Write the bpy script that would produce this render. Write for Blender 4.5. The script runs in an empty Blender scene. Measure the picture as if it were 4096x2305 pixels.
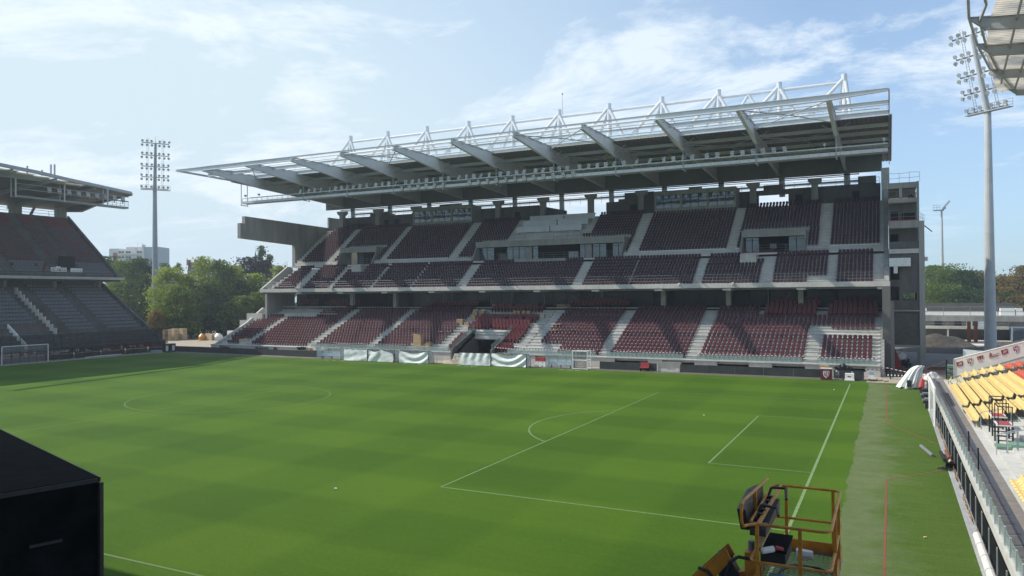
import bpy, math, random
import numpy as np
from mathutils import Vector, Matrix
R = math.radians
random.seed(7); rng = np.random.default_rng(7)
scn = bpy.context.scene
COL = scn.collection

# ------------------------------------------------------------------ camera, sky, sun, exposure
cam_d = bpy.data.cameras.new('camera'); cam = bpy.data.objects.new('camera', cam_d); COL.objects.link(cam)
cam_d.sensor_width = 36; cam_d.lens = 3017.28/4096*36; cam_d.clip_start = .1; cam_d.clip_end = 5000
yaw, pit, rol = .4638, .0088, -.0069
f = Vector((-math.sin(yaw)*math.cos(pit), math.cos(yaw)*math.cos(pit), math.sin(pit)))
r0 = Vector((math.cos(yaw), math.sin(yaw), 0)); u0 = r0.cross(f)
r_ = r0*math.cos(rol)+u0*math.sin(rol); u_ = u0*math.cos(rol)-r0*math.sin(rol)
cam.matrix_world = Matrix(((r_.x, u_.x, -f.x, 3.787), (r_.y, u_.y, -f.y, -18.551), (r_.z, u_.z, -f.z, 9.655), (0, 0, 0, 1)))
scn.camera = cam
CAM = np.array((3.787, -18.551, 9.655))

SUN = Vector((-1.0, -.30, 1.0)).normalized()
w = bpy.data.worlds.new('World'); scn.world = w; w.use_nodes = True
nt = w.node_tree; nt.nodes.clear(); N = nt.nodes.new; L = nt.links.new
out = N('ShaderNodeOutputWorld'); bg = N('ShaderNodeBackground'); sky = N('ShaderNodeTexSky')
sky.sky_type = 'NISHITA'; sky.sun_disc = False; sky.sun_elevation = R(43.8)
sky.sun_rotation = math.atan2(SUN.x, SUN.y); sky.altitude = 200; sky.air_density = 1.0; sky.dust_density = .5; sky.ozone_density = 3.0
tc = N('ShaderNodeTexCoord'); sep = N('ShaderNodeSeparateXYZ'); L(tc.outputs['Generated'], sep.inputs[0])
# clouds lie on a flat layer high above: direction divided by its height
zz = N('ShaderNodeMath'); zz.operation = 'MAXIMUM'; zz.inputs[1].default_value = .02; L(sep.outputs[2], zz.inputs[0])
za = N('ShaderNodeMath'); za.operation = 'ADD'; za.inputs[1].default_value = .16; L(zz.outputs[0], za.inputs[0])
dx = N('ShaderNodeMath'); dx.operation = 'DIVIDE'; L(sep.outputs[0], dx.inputs[0]); L(za.outputs[0], dx.inputs[1])
dy = N('ShaderNodeMath'); dy.operation = 'DIVIDE'; L(sep.outputs[1], dy.inputs[0]); L(za.outputs[0], dy.inputs[1])
cb = N('ShaderNodeCombineXYZ'); L(dx.outputs[0], cb.inputs[0]); L(dy.outputs[0], cb.inputs[1])
mp = N('ShaderNodeMapping'); mp.inputs['Rotation'].default_value = (0, 0, R(60)); mp.inputs['Scale'].default_value = (1.0, 1.4, 1); mp.inputs['Location'].default_value = (21.0, -7.7, 0)
L(cb.outputs[0], mp.inputs[0])
n1 = N('ShaderNodeTexNoise'); n1.inputs['Scale'].default_value = 1.3; n1.inputs['Detail'].default_value = 9; n1.inputs['Roughness'].default_value = .66; n1.inputs['Distortion'].default_value = .35
L(mp.outputs[0], n1.inputs['Vector'])
cr = N('ShaderNodeValToRGB'); cr.color_ramp.elements[0].position = .485; cr.color_ramp.elements[0].color = (0, 0, 0, 1); cr.color_ramp.elements[1].position = .60; cr.color_ramp.elements[1].color = (.72, .72, .72, 1)
L(n1.outputs['Fac'], cr.inputs[0])
# haze towards the horizon
hz = N('ShaderNodeMapRange'); hz.inputs['From Min'].default_value = 0; hz.inputs['From Max'].default_value = .42; hz.inputs['To Min'].default_value = .62; hz.inputs['To Max'].default_value = .30; hz.clamp = True
L(sep.outputs[2], hz.inputs[0])
# broad bright veil round the sun's side of the sky
nrm = N('ShaderNodeVectorMath'); nrm.operation = 'DOT_PRODUCT'; L(tc.outputs['Generated'], nrm.inputs[0]); nrm.inputs[1].default_value = (-.92, .40, .0)
vr = N('ShaderNodeMapRange'); vr.inputs['From Min'].default_value = .45; vr.inputs['From Max'].default_value = 1.0; vr.inputs['To Min'].default_value = 0; vr.inputs['To Max'].default_value = .75
L(nrm.outputs['Value'], vr.inputs[0])
mxh = N('ShaderNodeMath'); mxh.operation = 'ADD'; mxh.use_clamp = True; L(hz.outputs[0], mxh.inputs[0]); L(vr.outputs[0], mxh.inputs[1])
m1 = N('ShaderNodeMixRGB'); m1.inputs[2].default_value = (5.5, 6.7, 7.5, 1); L(mxh.outputs[0], m1.inputs[0])
tint = N('ShaderNodeMixRGB'); tint.blend_type = 'MULTIPLY'; tint.inputs[0].default_value = 1; tint.inputs[2].default_value = (.80, 1.14, 1.42, 1); L(sky.outputs[0], tint.inputs[1]); L(tint.outputs[0], m1.inputs[1])
m2 = N('ShaderNodeMixRGB'); m2.inputs[2].default_value = (7.6, 8.3, 8.9, 1); fd = N('ShaderNodeMapRange'); fd.inputs['From Min'].default_value = .02; fd.inputs['From Max'].default_value = .12; L(sep.outputs[2], fd.inputs[0]); fm = N('ShaderNodeMath'); fm.operation = 'MULTIPLY'; L(fd.outputs[0], fm.inputs[0]); L(cr.outputs[0], fm.inputs[1]); L(fm.outputs[0], m2.inputs[0]); L(m1.outputs[0], m2.inputs[1])
bg.inputs[1].default_value = .12
L(m2.outputs[0], bg.inputs[0]); L(bg.outputs[0], out.inputs[0])

sd = bpy.data.lights.new('sun', 'SUN'); sd.energy = 5.0; sd.angle = R(.53); sd.color = (1, .94, .84)
so = bpy.data.objects.new('sun', sd); COL.objects.link(so); so.rotation_euler = SUN.to_track_quat('Z', 'Y').to_euler()
so.location = (-60, -40, 90)
vs = scn.view_settings; vs.view_transform = 'Standard'; vs.look = 'None'; vs.exposure = .1; vs.gamma = 1; vs.use_curve_mapping = False
scn.render.engine = 'CYCLES'
scn.cycles.max_bounces = 5; scn.cycles.diffuse_bounces = 3; scn.cycles.glossy_bounces = 3; scn.cycles.transparent_max_bounces = 12; scn.cycles.volume_bounces = 0

# ------------------------------------------------------------------ materials
def mat(name, col, rough=.7, metal=0, var=.12, scale=1.5, bump=0, bscale=20, stain=0, spec=.5, streak=False):
    m = bpy.data.materials.new(name); m.use_nodes = True; t = m.node_tree; b = t.nodes['Principled BSDF']
    b.inputs['Roughness'].default_value = rough; b.inputs['Metallic'].default_value = metal; b.inputs['Specular IOR Level'].default_value = spec
    g = t.nodes.new('ShaderNodeNewGeometry'); n = t.nodes.new('ShaderNodeTexNoise'); n.inputs['Scale'].default_value = scale; n.inputs['Detail'].default_value = 6; n.inputs['Roughness'].default_value = .6
    vec = g.outputs['Position']
    if streak:
        mpp = t.nodes.new('ShaderNodeMapping'); mpp.inputs['Scale'].default_value = (1, 1, .18); t.links.new(vec, mpp.inputs[0]); vec = mpp.outputs[0]
    t.links.new(vec, n.inputs['Vector'])
    rp = t.nodes.new('ShaderNodeValToRGB'); e = rp.color_ramp.elements
    c = np.array(col[:3])
    e[0].position = .3; e[0].color = (*(c*(1-var*1.6)), 1); e[1].position = .7; e[1].color = (*np.minimum(c*(1+var), 1), 1)
    t.links.new(n.outputs['Fac'], rp.inputs[0]); last = rp.outputs[0]
    if stain:
        n2 = t.nodes.new('ShaderNodeTexNoise'); n2.inputs['Scale'].default_value = .35; n2.inputs['Detail'].default_value = 8; n2.inputs['Roughness'].default_value = .7
        t.links.new(vec, n2.inputs['Vector'])
        r2 = t.nodes.new('ShaderNodeValToRGB'); r2.color_ramp.elements[0].position = .42; r2.color_ramp.elements[1].position = .62
        t.links.new(n2.outputs['Fac'], r2.inputs[0])
        mm = t.nodes.new('ShaderNodeMixRGB'); mm.blend_type = 'MULTIPLY'; mm.inputs[2].default_value = (1-stain, 1-stain, 1-stain*1.1, 1)
        t.links.new(r2.outputs[0], mm.inputs[0]); t.links.new(last, mm.inputs[1]); last = mm.outputs[0]
    t.links.new(last, b.inputs['Base Color'])
    if bump:
        n3 = t.nodes.new('ShaderNodeTexNoise'); n3.inputs['Scale'].default_value = bscale; n3.inputs['Detail'].default_value = 4
        t.links.new(g.outputs['Position'], n3.inputs['Vector'])
        bp = t.nodes.new('ShaderNodeBump'); bp.inputs['Strength'].default_value = bump; bp.inputs['Distance'].default_value = .05
        t.links.new(n3.outputs['Fac'], bp.inputs['Height']); t.links.new(bp.outputs[0], b.inputs['Normal'])
    return m
M = {}
def dm(k, *a, **kw): M[k] = mat(k, *a, **kw)
dm('concrete', (0.31, 0.305, 0.285), .85, var=.10, scale=1.2, bump=.25, bscale=14, stain=.22, streak=True)
dm('concrete_light', (.50, .49, .455), .85, var=.08, scale=2, bump=.2, bscale=18, stain=.14)
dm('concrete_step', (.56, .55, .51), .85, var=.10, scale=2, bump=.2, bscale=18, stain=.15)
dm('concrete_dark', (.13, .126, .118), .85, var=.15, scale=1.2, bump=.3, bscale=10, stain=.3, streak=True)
dm('block_wall', (.11, .108, .10), .9, var=.15, scale=3, bump=.4, bscale=12, stain=.2)
dm('white_steel', (0.6, 0.63, 0.65), .45, var=.05, scale=.8, stain=.07)
dm('grey_steel', (0.34, 0.37, 0.39), .5, var=.06, scale=1, stain=.10)
dm('galv', (.22, .235, .245), .55, .3, var=.12, scale=6)
dm('roof_sheet', (0.15, 0.148, 0.14), .6, var=.06, scale=1, stain=.12)
dm('roof_white', (.72, .73, .73), .5, var=.05, scale=1)
dm('seat_shell', (.018, .012, .022), .42, var=.1, scale=3, spec=.35)
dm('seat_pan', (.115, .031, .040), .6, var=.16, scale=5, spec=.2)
dm('seat_pan_shaded', (.062, .019, .030), .6, var=.16, scale=5, spec=.2)  # same seat pans, with the upper tiers' shade put into the colour
dm('vip_seat', (.15, .024, .032), .55, var=.15, scale=6)
dm('grey_seat', (0.17, 0.185, 0.21), .5, var=.15, scale=3)
dm('red_seat', (0.2, 0.02, 0.025), .5, var=.2, scale=3)
dm('pink_seat', (0.12, 0.07, 0.08), .5, var=.2, scale=3)
dm('yellow_seat', (.78, .60, .26), .5, var=.10, scale=6)
dm('orange_seat', (.60, .14, .08), .5, var=.15, scale=6)
dm('black', (.010, .012, .013), .9, var=.3, scale=2.2, stain=.35, bump=.1, spec=.1)
dm('black_panel', (.035, .038, .038), .55, var=.25, scale=1.2, stain=.3)
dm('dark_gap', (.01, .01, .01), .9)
dm('maroon', (.12, .015, .025), .5, var=.1)
dm('maroon_print', (.22, .015, .03), .5, var=.05)
dm('white_paint', (.78, .78, .76), .55, var=.04)
dm('white_print', (.74, .74, .74), .6, var=.05)
dm('board_cream', (.66, .64, .60), .55, var=.04, stain=.06)
dm('tarp', (.74, .76, .74), .55, var=.05, scale=2, stain=.12)
dm('cardboard', (.42, .29, .16), .8, var=.15, scale=4)
dm('cardboard_pale', (.55, .42, .26), .8, var=.15, scale=4)
dm('plastic_wrap', (.72, .72, .70), .35, var=.1, scale=8)
dm('wood', (.45, .30, .15), .7, var=.2, scale=5)
dm('red_steel', (.35, .03, .03), .5, var=.15)
dm('red_top', (.34, .045, .05), .7, var=.15, scale=8)
dm('lift_orange', (0.62, 0.25, 0.02), .42, var=.2, scale=5, stain=.25)
dm('rubber', (.02, .022, .024), .5, var=.2, scale=8)
dm('asphalt', (.20, .18, .165), .9, var=.15, scale=4, bump=.3, bscale=60)
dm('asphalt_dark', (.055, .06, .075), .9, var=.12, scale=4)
dm('green_paint', (.17, .30, .22), .7, var=.15, scale=4, stain=.3)
dm('gravel', (.40, .34, .26), .95, var=.22, scale=3, bump=.8, bscale=9, stain=.2)
dm('earth', (.075, .062, .05), .95, var=.3, scale=1.5, bump=.8, bscale=6)
dm('field', (.12, .15, .06), .95, var=.3, scale=.05)
dm('kerb', (.38, .39, .40), .8, var=.1, scale=5, stain=.2)
dm('red_line', (.21, .065, .035), .9, var=.3, scale=9)
dm('apt_wall', (.62, .60, .56), .8, var=.05)
dm('apt_grey', (.32, .36, .42), .8, var=.05)
dm('slate', (.045, .05, .07), .6, var=.2)
dm('brick', (.25, .09, .06), .85, var=.25, scale=3)
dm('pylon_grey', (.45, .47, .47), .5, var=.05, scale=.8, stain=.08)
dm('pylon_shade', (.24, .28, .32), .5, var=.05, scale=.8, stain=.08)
dm('lamp_face', (.33, .36, .36), .25, var=.1, scale=6)
dm('bark', (.14, .105, .07), .95, var=.3, scale=3, bump=.6)
dm('foil', (.60, .60, .58), .28, .7, var=.15, scale=8)
dm('container_blue', (.16, .21, .27), .55, var=.15)
dm('pale_blue', (.42, .55, .62), .5, var=.06)
dm('rust', (.22, .08, .04), .8, var=.3, scale=8)
dm('dry_grass', (.38, .22, .09), .95, var=.35, scale=12)

def glass(name, col, rough=.06, alpha=None, spec=.8):
    m = bpy.data.materials.new(name); m.use_nodes = True; t = m.node_tree; b = t.nodes['Principled BSDF']
    b.inputs['Base Color'].default_value = (*col, 1); b.inputs['Roughness'].default_value = rough; b.inputs['Specular IOR Level'].default_value = spec
    if alpha is not None: b.inputs['Alpha'].default_value = alpha
    n = t.nodes.new('ShaderNodeTexNoise'); n.inputs['Scale'].default_value = .9; g = t.nodes.new('ShaderNodeNewGeometry'); t.links.new(g.outputs['Position'], n.inputs['Vector'])
    bp = t.nodes.new('ShaderNodeBump'); bp.inputs['Strength'].default_value = .03; bp.inputs['Distance'].default_value = .2; t.links.new(n.outputs['Fac'], bp.inputs['Height']); t.links.new(bp.outputs[0], b.inputs['Normal'])
    M[name] = m
glass('dark_glass', (.010, .014, .017), .12, spec=.22)
glass('blue_glass', (.05, .08, .10), .03, spec=1.0)
glass('green_glass', (.30, .42, .40), .1, .42)
glass('clear_sheet', (.62, .72, .76), .2, .5)
glass('net', (.02, .03, .04), .9, .24, 0)
glass('white_net', (.7, .7, .7), .9, .22, 0)
glass('smoke', (.02, .03, .03), .2, .9, .2)

def leaf_mat(name, col, trans=.35):
    m = bpy.data.materials.new(name); m.use_nodes = True; t = m.node_tree; t.nodes.clear()
    o = t.nodes.new('ShaderNodeOutputMaterial'); d = t.nodes.new('ShaderNodeBsdfDiffuse'); tr = t.nodes.new('ShaderNodeBsdfTranslucent'); mx = t.nodes.new('ShaderNodeMixShader'); mx.inputs[0].default_value = trans
    g = t.nodes.new('ShaderNodeNewGeometry'); n = t.nodes.new('ShaderNodeTexNoise'); n.inputs['Scale'].default_value = .55; n.inputs['Detail'].default_value = 5
    t.links.new(g.outputs['Position'], n.inputs['Vector'])
    rp = t.nodes.new('ShaderNodeValToRGB'); c = np.array(col); e = rp.color_ramp.elements
    e[0].position = .32; e[0].color = (*(c*.62), 1); e[1].position = .68; e[1].color = (*(c*np.array((1.45, 1.3, 1.1))), 1)
    t.links.new(n.outputs['Fac'], rp.inputs[0]); t.links.new(rp.outputs[0], d.inputs[0]); t.links.new(rp.outputs[0], tr.inputs[0])
    t.links.new(d.outputs[0], mx.inputs[1]); t.links.new(tr.outputs[0], mx.inputs[2]); t.links.new(mx.outputs[0], o.inputs[0]); M[name] = m
leaf_mat('leaf_mid', (.13, .20, .04), .5); leaf_mat('leaf_light', (.25, .33, .06), .5); leaf_mat('leaf_dark', (.055, .095, .03), .35)
leaf_mat('leaf_purple', (.030, .022, .032), .2); leaf_mat('leaf_brown', (.19, .155, .05), .4); leaf_mat('leaf_blue', (.10, .17, .075), .3)

leaf_mat('sheet_translucent', (.62, .63, .62), .55)
def grass_mat(name, base, stripes=True, worn=0):
    m = bpy.data.materials.new(name); m.use_nodes = True; t = m.node_tree; b = t.nodes['Principled BSDF']; b.inputs['Roughness'].default_value = .85; b.inputs['Specular IOR Level'].default_value = .15
    g = t.nodes.new('ShaderNodeNewGeometry'); P = g.outputs['Position']
    def mathn(op, a, b_=None, c=None):
        n = t.nodes.new('ShaderNodeMath'); n.operation = op
        for i, x in enumerate((a, b_, c)):
            if x is None: continue
            if isinstance(x, (int, float)): n.inputs[i].default_value = x
            else: t.links.new(x, n.inputs[i])
        return n.outputs[0]
    def noise(sc, det=5, vec=None, ro=.6):
        n = t.nodes.new('ShaderNodeTexNoise'); n.inputs['Scale'].default_value = sc; n.inputs['Detail'].default_value = det; n.inputs['Roughness'].default_value = ro
        t.links.new(vec or P, n.inputs['Vector']); return n.outputs['Fac']
    s = t.nodes.new('ShaderNodeSeparateXYZ'); t.links.new(P, s.inputs[0])
    wob = mathn('MULTIPLY', mathn('SUBTRACT', noise(.25), .5), .7)
    v = .5
    if stripes:
        sx = mathn('SINE', mathn('MULTIPLY', mathn('ADD', s.outputs[0], wob), math.pi/5.5))
        sy = mathn('SINE', mathn('MULTIPLY', mathn('ADD', s.outputs[1], wob), math.pi/4.86))
        sx = mathn('MULTIPLY', mathn('MAXIMUM', mathn('MINIMUM', mathn('MULTIPLY', sx, 4), 1), -1), .08)
        sy = mathn('MULTIPLY', mathn('MAXIMUM', mathn('MINIMUM', mathn('MULTIPLY', sy, 4), 1), -1), .095)
        v = mathn('ADD', mathn('ADD', sx, sy), .5)
    big = mathn('MULTIPLY', mathn('SUBTRACT', noise(.06, 4), .5), .75)
    mp_ = t.nodes.new('ShaderNodeMapping'); mp_.inputs['Scale'].default_value = (.35, 2.2, 1); t.links.new(P, mp_.inputs[0])
    strk = mathn('MULTIPLY', mathn('SUBTRACT', noise(1.1, 6, mp_.outputs[0], .7), .5), .32 if stripes else .75)
    fine = mathn('ADD', mathn('MULTIPLY', mathn('SUBTRACT', noise(5, 8, None, .85), .5), 1.0), mathn('MULTIPLY', mathn('SUBTRACT', noise(23, 3, None, .8), .5), .8))
    v = mathn('ADD', mathn('ADD', mathn('ADD', v, big), strk), fine)
    rp = t.nodes.new('ShaderNodeValToRGB'); t.links.new(v, rp.inputs[0]); e = rp.color_ramp.elements; c = np.array(base)
    e[0].position = .15; e[0].color = (*(c*np.array((.66, .74, .7))), 1); e[1].position = .85; e[1].color = (*(c*np.array((1.45, 1.27, 1.45))), 1)
    mid = e.new(.5); mid.color = (*c, 1); last = rp.outputs[0]
    if worn:
        r2 = t.nodes.new('ShaderNodeValToRGB'); r2.color_ramp.elements[0].position = .42; r2.color_ramp.elements[1].position = .7
        t.links.new(noise(.8, 8, None, .75), r2.inputs[0])
        mm = t.nodes.new('ShaderNodeMixRGB'); mm.inputs[2].default_value = (.18, .20, .115, 1); w_in = mathn('MULTIPLY', r2.outputs[0], worn) if worn > 0 else mathn('MULTIPLY', mathn('MAXIMUM', mathn('MINIMUM', mathn('MULTIPLY', mathn('SUBTRACT', mathn('ADD', 4.6, mathn('MULTIPLY', mathn('SUBTRACT', noise(.35, 7), .5), 7.0)), s.outputs[0]), .55), 1), 0), mathn('ADD', mathn('MULTIPLY', r2.outputs[0], .35), .33))
        t.links.new(w_in, mm.inputs[0]); t.links.new(last, mm.inputs[1]); last = mm.outputs[0]
    t.links.new(last, b.inputs['Base Color'])
    bp = t.nodes.new('ShaderNodeBump'); bp.inputs['Strength'].default_value = .9; bp.inputs['Distance'].default_value = .06
    t.links.new(noise(14, 5, None, .8), bp.inputs['Height']); t.links.new(bp.outputs[0], b.inputs['Normal'])
    M[name] = m
grass_mat('pitch_grass', (.055, .118, .006))
grass_mat('side_turf', (.070, .122, .018), False, -1)
grass_mat('turf_green', (.070, .112, .032), False)
grass_mat('turf_worn', (.088, .110, .048), False, .55)
# faded line paint: white broken by grass
def line_mat(name, fade):
    m = bpy.data.materials.new(name); m.use_nodes = True; t = m.node_tree; b = t.nodes['Principled BSDF']; b.inputs['Roughness'].default_value = .9
    g = t.nodes.new('ShaderNodeNewGeometry'); n = t.nodes.new('ShaderNodeTexNoise'); n.inputs['Scale'].default_value = 5; n.inputs['Detail'].default_value = 8; n.inputs['Roughness'].default_value = .8
    t.links.new(g.outputs['Position'], n.inputs['Vector']); rp = t.nodes.new('ShaderNodeValToRGB'); e = rp.color_ramp.elements
    e[0].position = .35; e[0].color = (.08, .14, .03, 1); e[1].position = .68; e[1].color = (*(np.array((.24, .33, .16))*fade+np.array((.07, .13, .025))*(1-fade)), 1)
    t.links.new(n.outputs['Fac'], rp.inputs[0]); t.links.new(rp.outputs[0], b.inputs['Base Color']); M[name] = m
line_mat('line_fresh', 1.0); line_mat('line_mid', .6); line_mat('line_old', .25)

# ------------------------------------------------------------------ mesh helpers
ORG = {}
class MB:
    def __init__(s): s.v = []; s.f = []; s.m = []; s.p = []
    def add(s, vs, fs, mi=0):
        s.p.append((len(s.v), len(s.f))); o = len(s.v); s.v += [tuple(map(float, p)) for p in vs]; s.f += [tuple(o+i for i in q) for q in fs]; s.m += [mi]*len(fs); return s
    def box(s, x0, x1, y0, y1, z0, z1, mi=0):
        return s.add([(x0, y0, z0), (x1, y0, z0), (x1, y1, z0), (x0, y1, z0), (x0, y0, z1), (x1, y0, z1), (x1, y1, z1), (x0, y1, z1)],
                     [(0, 3, 2, 1), (4, 5, 6, 7), (0, 1, 5, 4), (1, 2, 6, 5), (2, 3, 7, 6), (3, 0, 4, 7)], mi)
    def quad(s, a, b, c, d, mi=0): return s.add([a, b, c, d], [(0, 1, 2, 3)], mi)
    def frame(s, p, q):
        p = Vector(p); q = Vector(q); d = (q-p); d.normalize(); up = Vector((0, 0, 1))
        if abs(d.z) > .95: up = Vector((0, 1, 0))
        a = d.cross(up); a.normalize(); return p, q, a, a.cross(d)
    def bar(s, p, q, w_, h_, mi=0):
        p, q, a, b = s.frame(p, q); a = a*w_/2; b = b*h_/2
        return s.add([p-a-b, p+a-b, p+a+b, p-a+b, q-a-b, q+a-b, q+a+b, q-a+b], [(0, 1, 2, 3), (7, 6, 5, 4), (0, 4, 5, 1), (1, 5, 6, 2), (2, 6, 7, 3), (3, 7, 4, 0)], mi)
    def tube(s, p, q, r1, r2=None, n=8, mi=0, cap=True):
        r2 = r1 if r2 is None else r2; p, q, a, b = s.frame(p, q); vs = []
        for c, rr in ((p, r1), (q, r2)):
            for i in range(n): t = 2*math.pi*i/n; vs.append(c+a*rr*math.cos(t)+b*rr*math.sin(t))
        fs = [(i, (i+1) % n, n+(i+1) % n, n+i) for i in range(n)]
        if cap: fs += [tuple(range(n))[::-1], tuple(range(n, 2*n))]
        return s.add(vs, fs, mi)
    def path(s, pts, r, n=6, mi=0):
        for a, b in zip(pts[:-1], pts[1:]): s.tube(a, b, r, None, n, mi)
        return s
    def ibeam(s, p, q, depth, width, tf=.05, tw=.03, d2=None, mi=0):
        # top flange stays straight from p to q; depth may taper to d2
        d2 = depth if d2 is None else d2; p, q, a, b = s.frame(p, q)
        for lo0, lo1, hi0, hi1, wd in ((-tf, -tf, 0, 0, width), (-depth, -d2, -depth+tf, -d2+tf, width), (-depth+tf, -d2+tf, -tf, -tf, tw)):
            A = a*wd/2
            s.add([p-A+b*lo0, p+A+b*lo0, p+A+b*hi0, p-A+b*hi0, q-A+b*lo1, q+A+b*lo1, q+A+b*hi1, q-A+b*hi1], [(0, 1, 2, 3), (7, 6, 5, 4), (0, 4, 5, 1), (1, 5, 6, 2), (2, 6, 7, 3), (3, 7, 4, 0)], mi)
        return s
    def prism(s, poly, axis, a, b, mi=0):
        # poly: 2-D outline in the two other axes (in xyz order), swept along axis from a to b
        def P(u, v, t): return {0: (t, u, v), 1: (u, t, v), 2: (u, v, t)}[axis]
        n = len(poly); vs = [P(u, v, a) for u, v in poly]+[P(u, v, b) for u, v in poly]
        return s.add(vs, [tuple(range(n)), tuple(range(2*n-1, n-1, -1))]+[(i, n+i, n+(i+1) % n, (i+1) % n) for i in range(n)], mi)
    def mesh(s, name, mats, origin=(0, 0, 0)):
        me = bpy.data.meshes.new(name); o = Vector(origin); me.from_pydata([(x-o.x, y-o.y, z-o.z) for x, y, z in s.v], [], s.f)
        for k in (mats if isinstance(mats, (list, tuple)) else [mats]): me.materials.append(M[k])
        if any(s.m): me.polygons.foreach_set('material_index', s.m)
        return me
    def build(s, name, mats, parent=None, loc=None, label=None, cat=None, group=None, kind=None, smooth=False):
        if parent is None and loc is None:
            a = np.array(s.v); loc = ((a[:, 0].min()+a[:, 0].max())/2, (a[:, 1].min()+a[:, 1].max())/2, a[:, 2].min())
        org = ORG[parent.name] if parent else Vector(loc)
        me = s.mesh(name, mats, org)
        if smooth: me.polygons.foreach_set('use_smooth', [True]*len(me.polygons))
        o = bpy.data.objects.new(name, me); COL.objects.link(o); ORG[o.name] = org.copy()
        if parent: o.parent = parent
        else: o.location = org
        return tag(o, label, cat, group, kind)
def each(mb, name, mats, parent):
    # every added piece becomes a part of its own
    ends = mb.p[1:]+[(len(mb.v), len(mb.f))]
    for (v0, f0), (v1, f1) in zip(mb.p, ends):
        m = MB(); m.v = mb.v[v0:v1]; m.f = [tuple(i-v0 for i in q) for q in mb.f[f0:f1]]; m.m = mb.m[f0:f1]; m.p = [(0, 0)]
        m.build(name, mats, parent)
def tag(o, label=None, cat=None, group=None, kind=None):
    if label: o['label'] = label
    if cat: o['category'] = cat
    if group: o['group'] = group
    if kind: o['kind'] = kind
    return o
def thing(name, loc, label, cat, group=None):
    o = bpy.data.objects.new(name, None); COL.objects.link(o); o.location = loc; o.empty_display_size = .3; ORG[o.name] = Vector(loc)
    return tag(o, label, cat, group)
def inst(name, me, parent, pos, rot=(0, 0, 0), sc=None):
    o = bpy.data.objects.new(name, me); COL.objects.link(o); o.parent = parent
    o.location = Vector(pos)-(ORG[parent.name] if parent else Vector()); o.rotation_euler = rot
    if sc: o.scale = sc
    ORG[o.name] = Vector(pos)
    return o
def np_mesh(name, tmpl, places, mats):
    """many copies of template (verts, faces, mat idx) at places (x,y,z,rz,scale) joined in one mesh; coordinates world"""
    V = np.array(tmpl.v); F = tmpl.f; n = len(places)
    P = np.array(places, float); c = np.cos(P[:, 3]); s = np.sin(P[:, 3])
    X = V[None, :, 0]*c[:, None]-V[None, :, 1]*s[:, None]+P[:, 0:1]; Y = V[None, :, 0]*s[:, None]+V[None, :, 1]*c[:, None]+P[:, 1:2]; Z = V[None, :, 2]+P[:, 2:3]
    co = np.stack([X, Y, Z], 2).reshape(-1, 3)
    tot = np.array([len(q) for q in F]); loop = np.concatenate([np.array(q) for q in F])
    loops = (loop[None, :]+(np.arange(n)*len(V))[:, None]).ravel(); tots = np.tile(tot, n); starts = np.concatenate([[0], np.cumsum(tots)[:-1]])
    me = bpy.data.meshes.new(name); me.vertices.add(len(co)); me.vertices.foreach_set('co', co.astype(np.float32).ravel())
    me.loops.add(len(loops)); me.loops.foreach_set('vertex_index', loops.astype(np.int32)); me.polygons.add(len(tots)); me.polygons.foreach_set('loop_start', starts.astype(np.int32)); me.polygons.foreach_set('loop_total', tots.astype(np.int32))
    for k in mats: me.materials.append(M[k])
    me.polygons.foreach_set('material_index', np.tile(np.array(tmpl.m, np.int32), n)); me.polygons.foreach_set('use_smooth', [False]*len(tots)); me.update(calc_edges=True); return me
def shift_mesh(me, org):
    a = np.empty(len(me.vertices)*3, np.float32); me.vertices.foreach_get('co', a); a = a.reshape(-1, 3)-np.array(org, np.float32); me.vertices.foreach_set('co', a.ravel()); me.update()
def seats(root, groups, name='seat', limit=300):
    """groups: list of (template MB, mats, placements). Nearest `limit` stay single parts, the rest is one part."""
    allp = []
    for gi, (t, mt, pl) in enumerate(groups):
        for q in pl: allp.append((((q[0]-CAM[0])**2+(q[1]-CAM[1])**2+(q[2]-CAM[2])**2), gi, q))
    allp.sort(key=lambda a: a[0]); org = ORG[root.name]
    mes = [t.mesh(name, mt) for t, mt, _ in groups]
    for _, gi, q in allp[:limit]: inst(name, mes[gi], root, q[:3], (0, 0, q[3]))
    rest = allp[limit:]
    if rest:
        allm = []; cos = []; 
        for gi, (t, mt, _) in enumerate(groups):
            pl = [q for _, g, q in rest if g == gi]
            if pl: allm.append(np_mesh(name, t, pl, mt))
        import bmesh
        bm = bmesh.new(); mats = []
        for me in allm:
            base = len(mats); k = len(bm.faces); mats += list(me.materials)
            bm.from_mesh(me); bm.faces.ensure_lookup_table()
            if base:
                for fc in bm.faces[k:]: fc.material_index += base
        me = bpy.data.meshes.new('seat_rows'); bm.to_mesh(me); bm.free(); me.polygons.foreach_set('use_smooth', [False]*len(me.polygons))
        for k in mats: me.materials.append(k)
        shift_mesh(me, org)
        o = bpy.data.objects.new('seat_rows', me); COL.objects.link(o); o.parent = root; o['kind'] = 'stuff'
def text(parent, s, o, ri, up, size, mt, align='LEFT', bold=.0, name='lettering'):
    """flat lettering as real mesh: o origin, ri/up unit vectors"""
    cu = bpy.data.curves.new('t', 'FONT'); cu.body = s; cu.size = size; cu.align_x = align; cu.extrude = .004; cu.offset = bold
    ob = bpy.data.objects.new('t', cu); me = bpy.data.meshes.new_from_object(ob); bpy.data.objects.remove(ob)
    ri = Vector(ri); up = Vector(up); nn = ri.cross(up); o = Vector(o); org = ORG[parent.name]
    for v in me.vertices: c = v.co.copy(); v.co = o+ri*c.x+up*c.y+nn*c.z-org
    me.materials.clear(); me.materials.append(M[mt]); me.name = name
    x = bpy.data.objects.new(name, me); COL.objects.link(x); x.parent = parent; ORG[x.name] = org.copy(); return x
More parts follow.
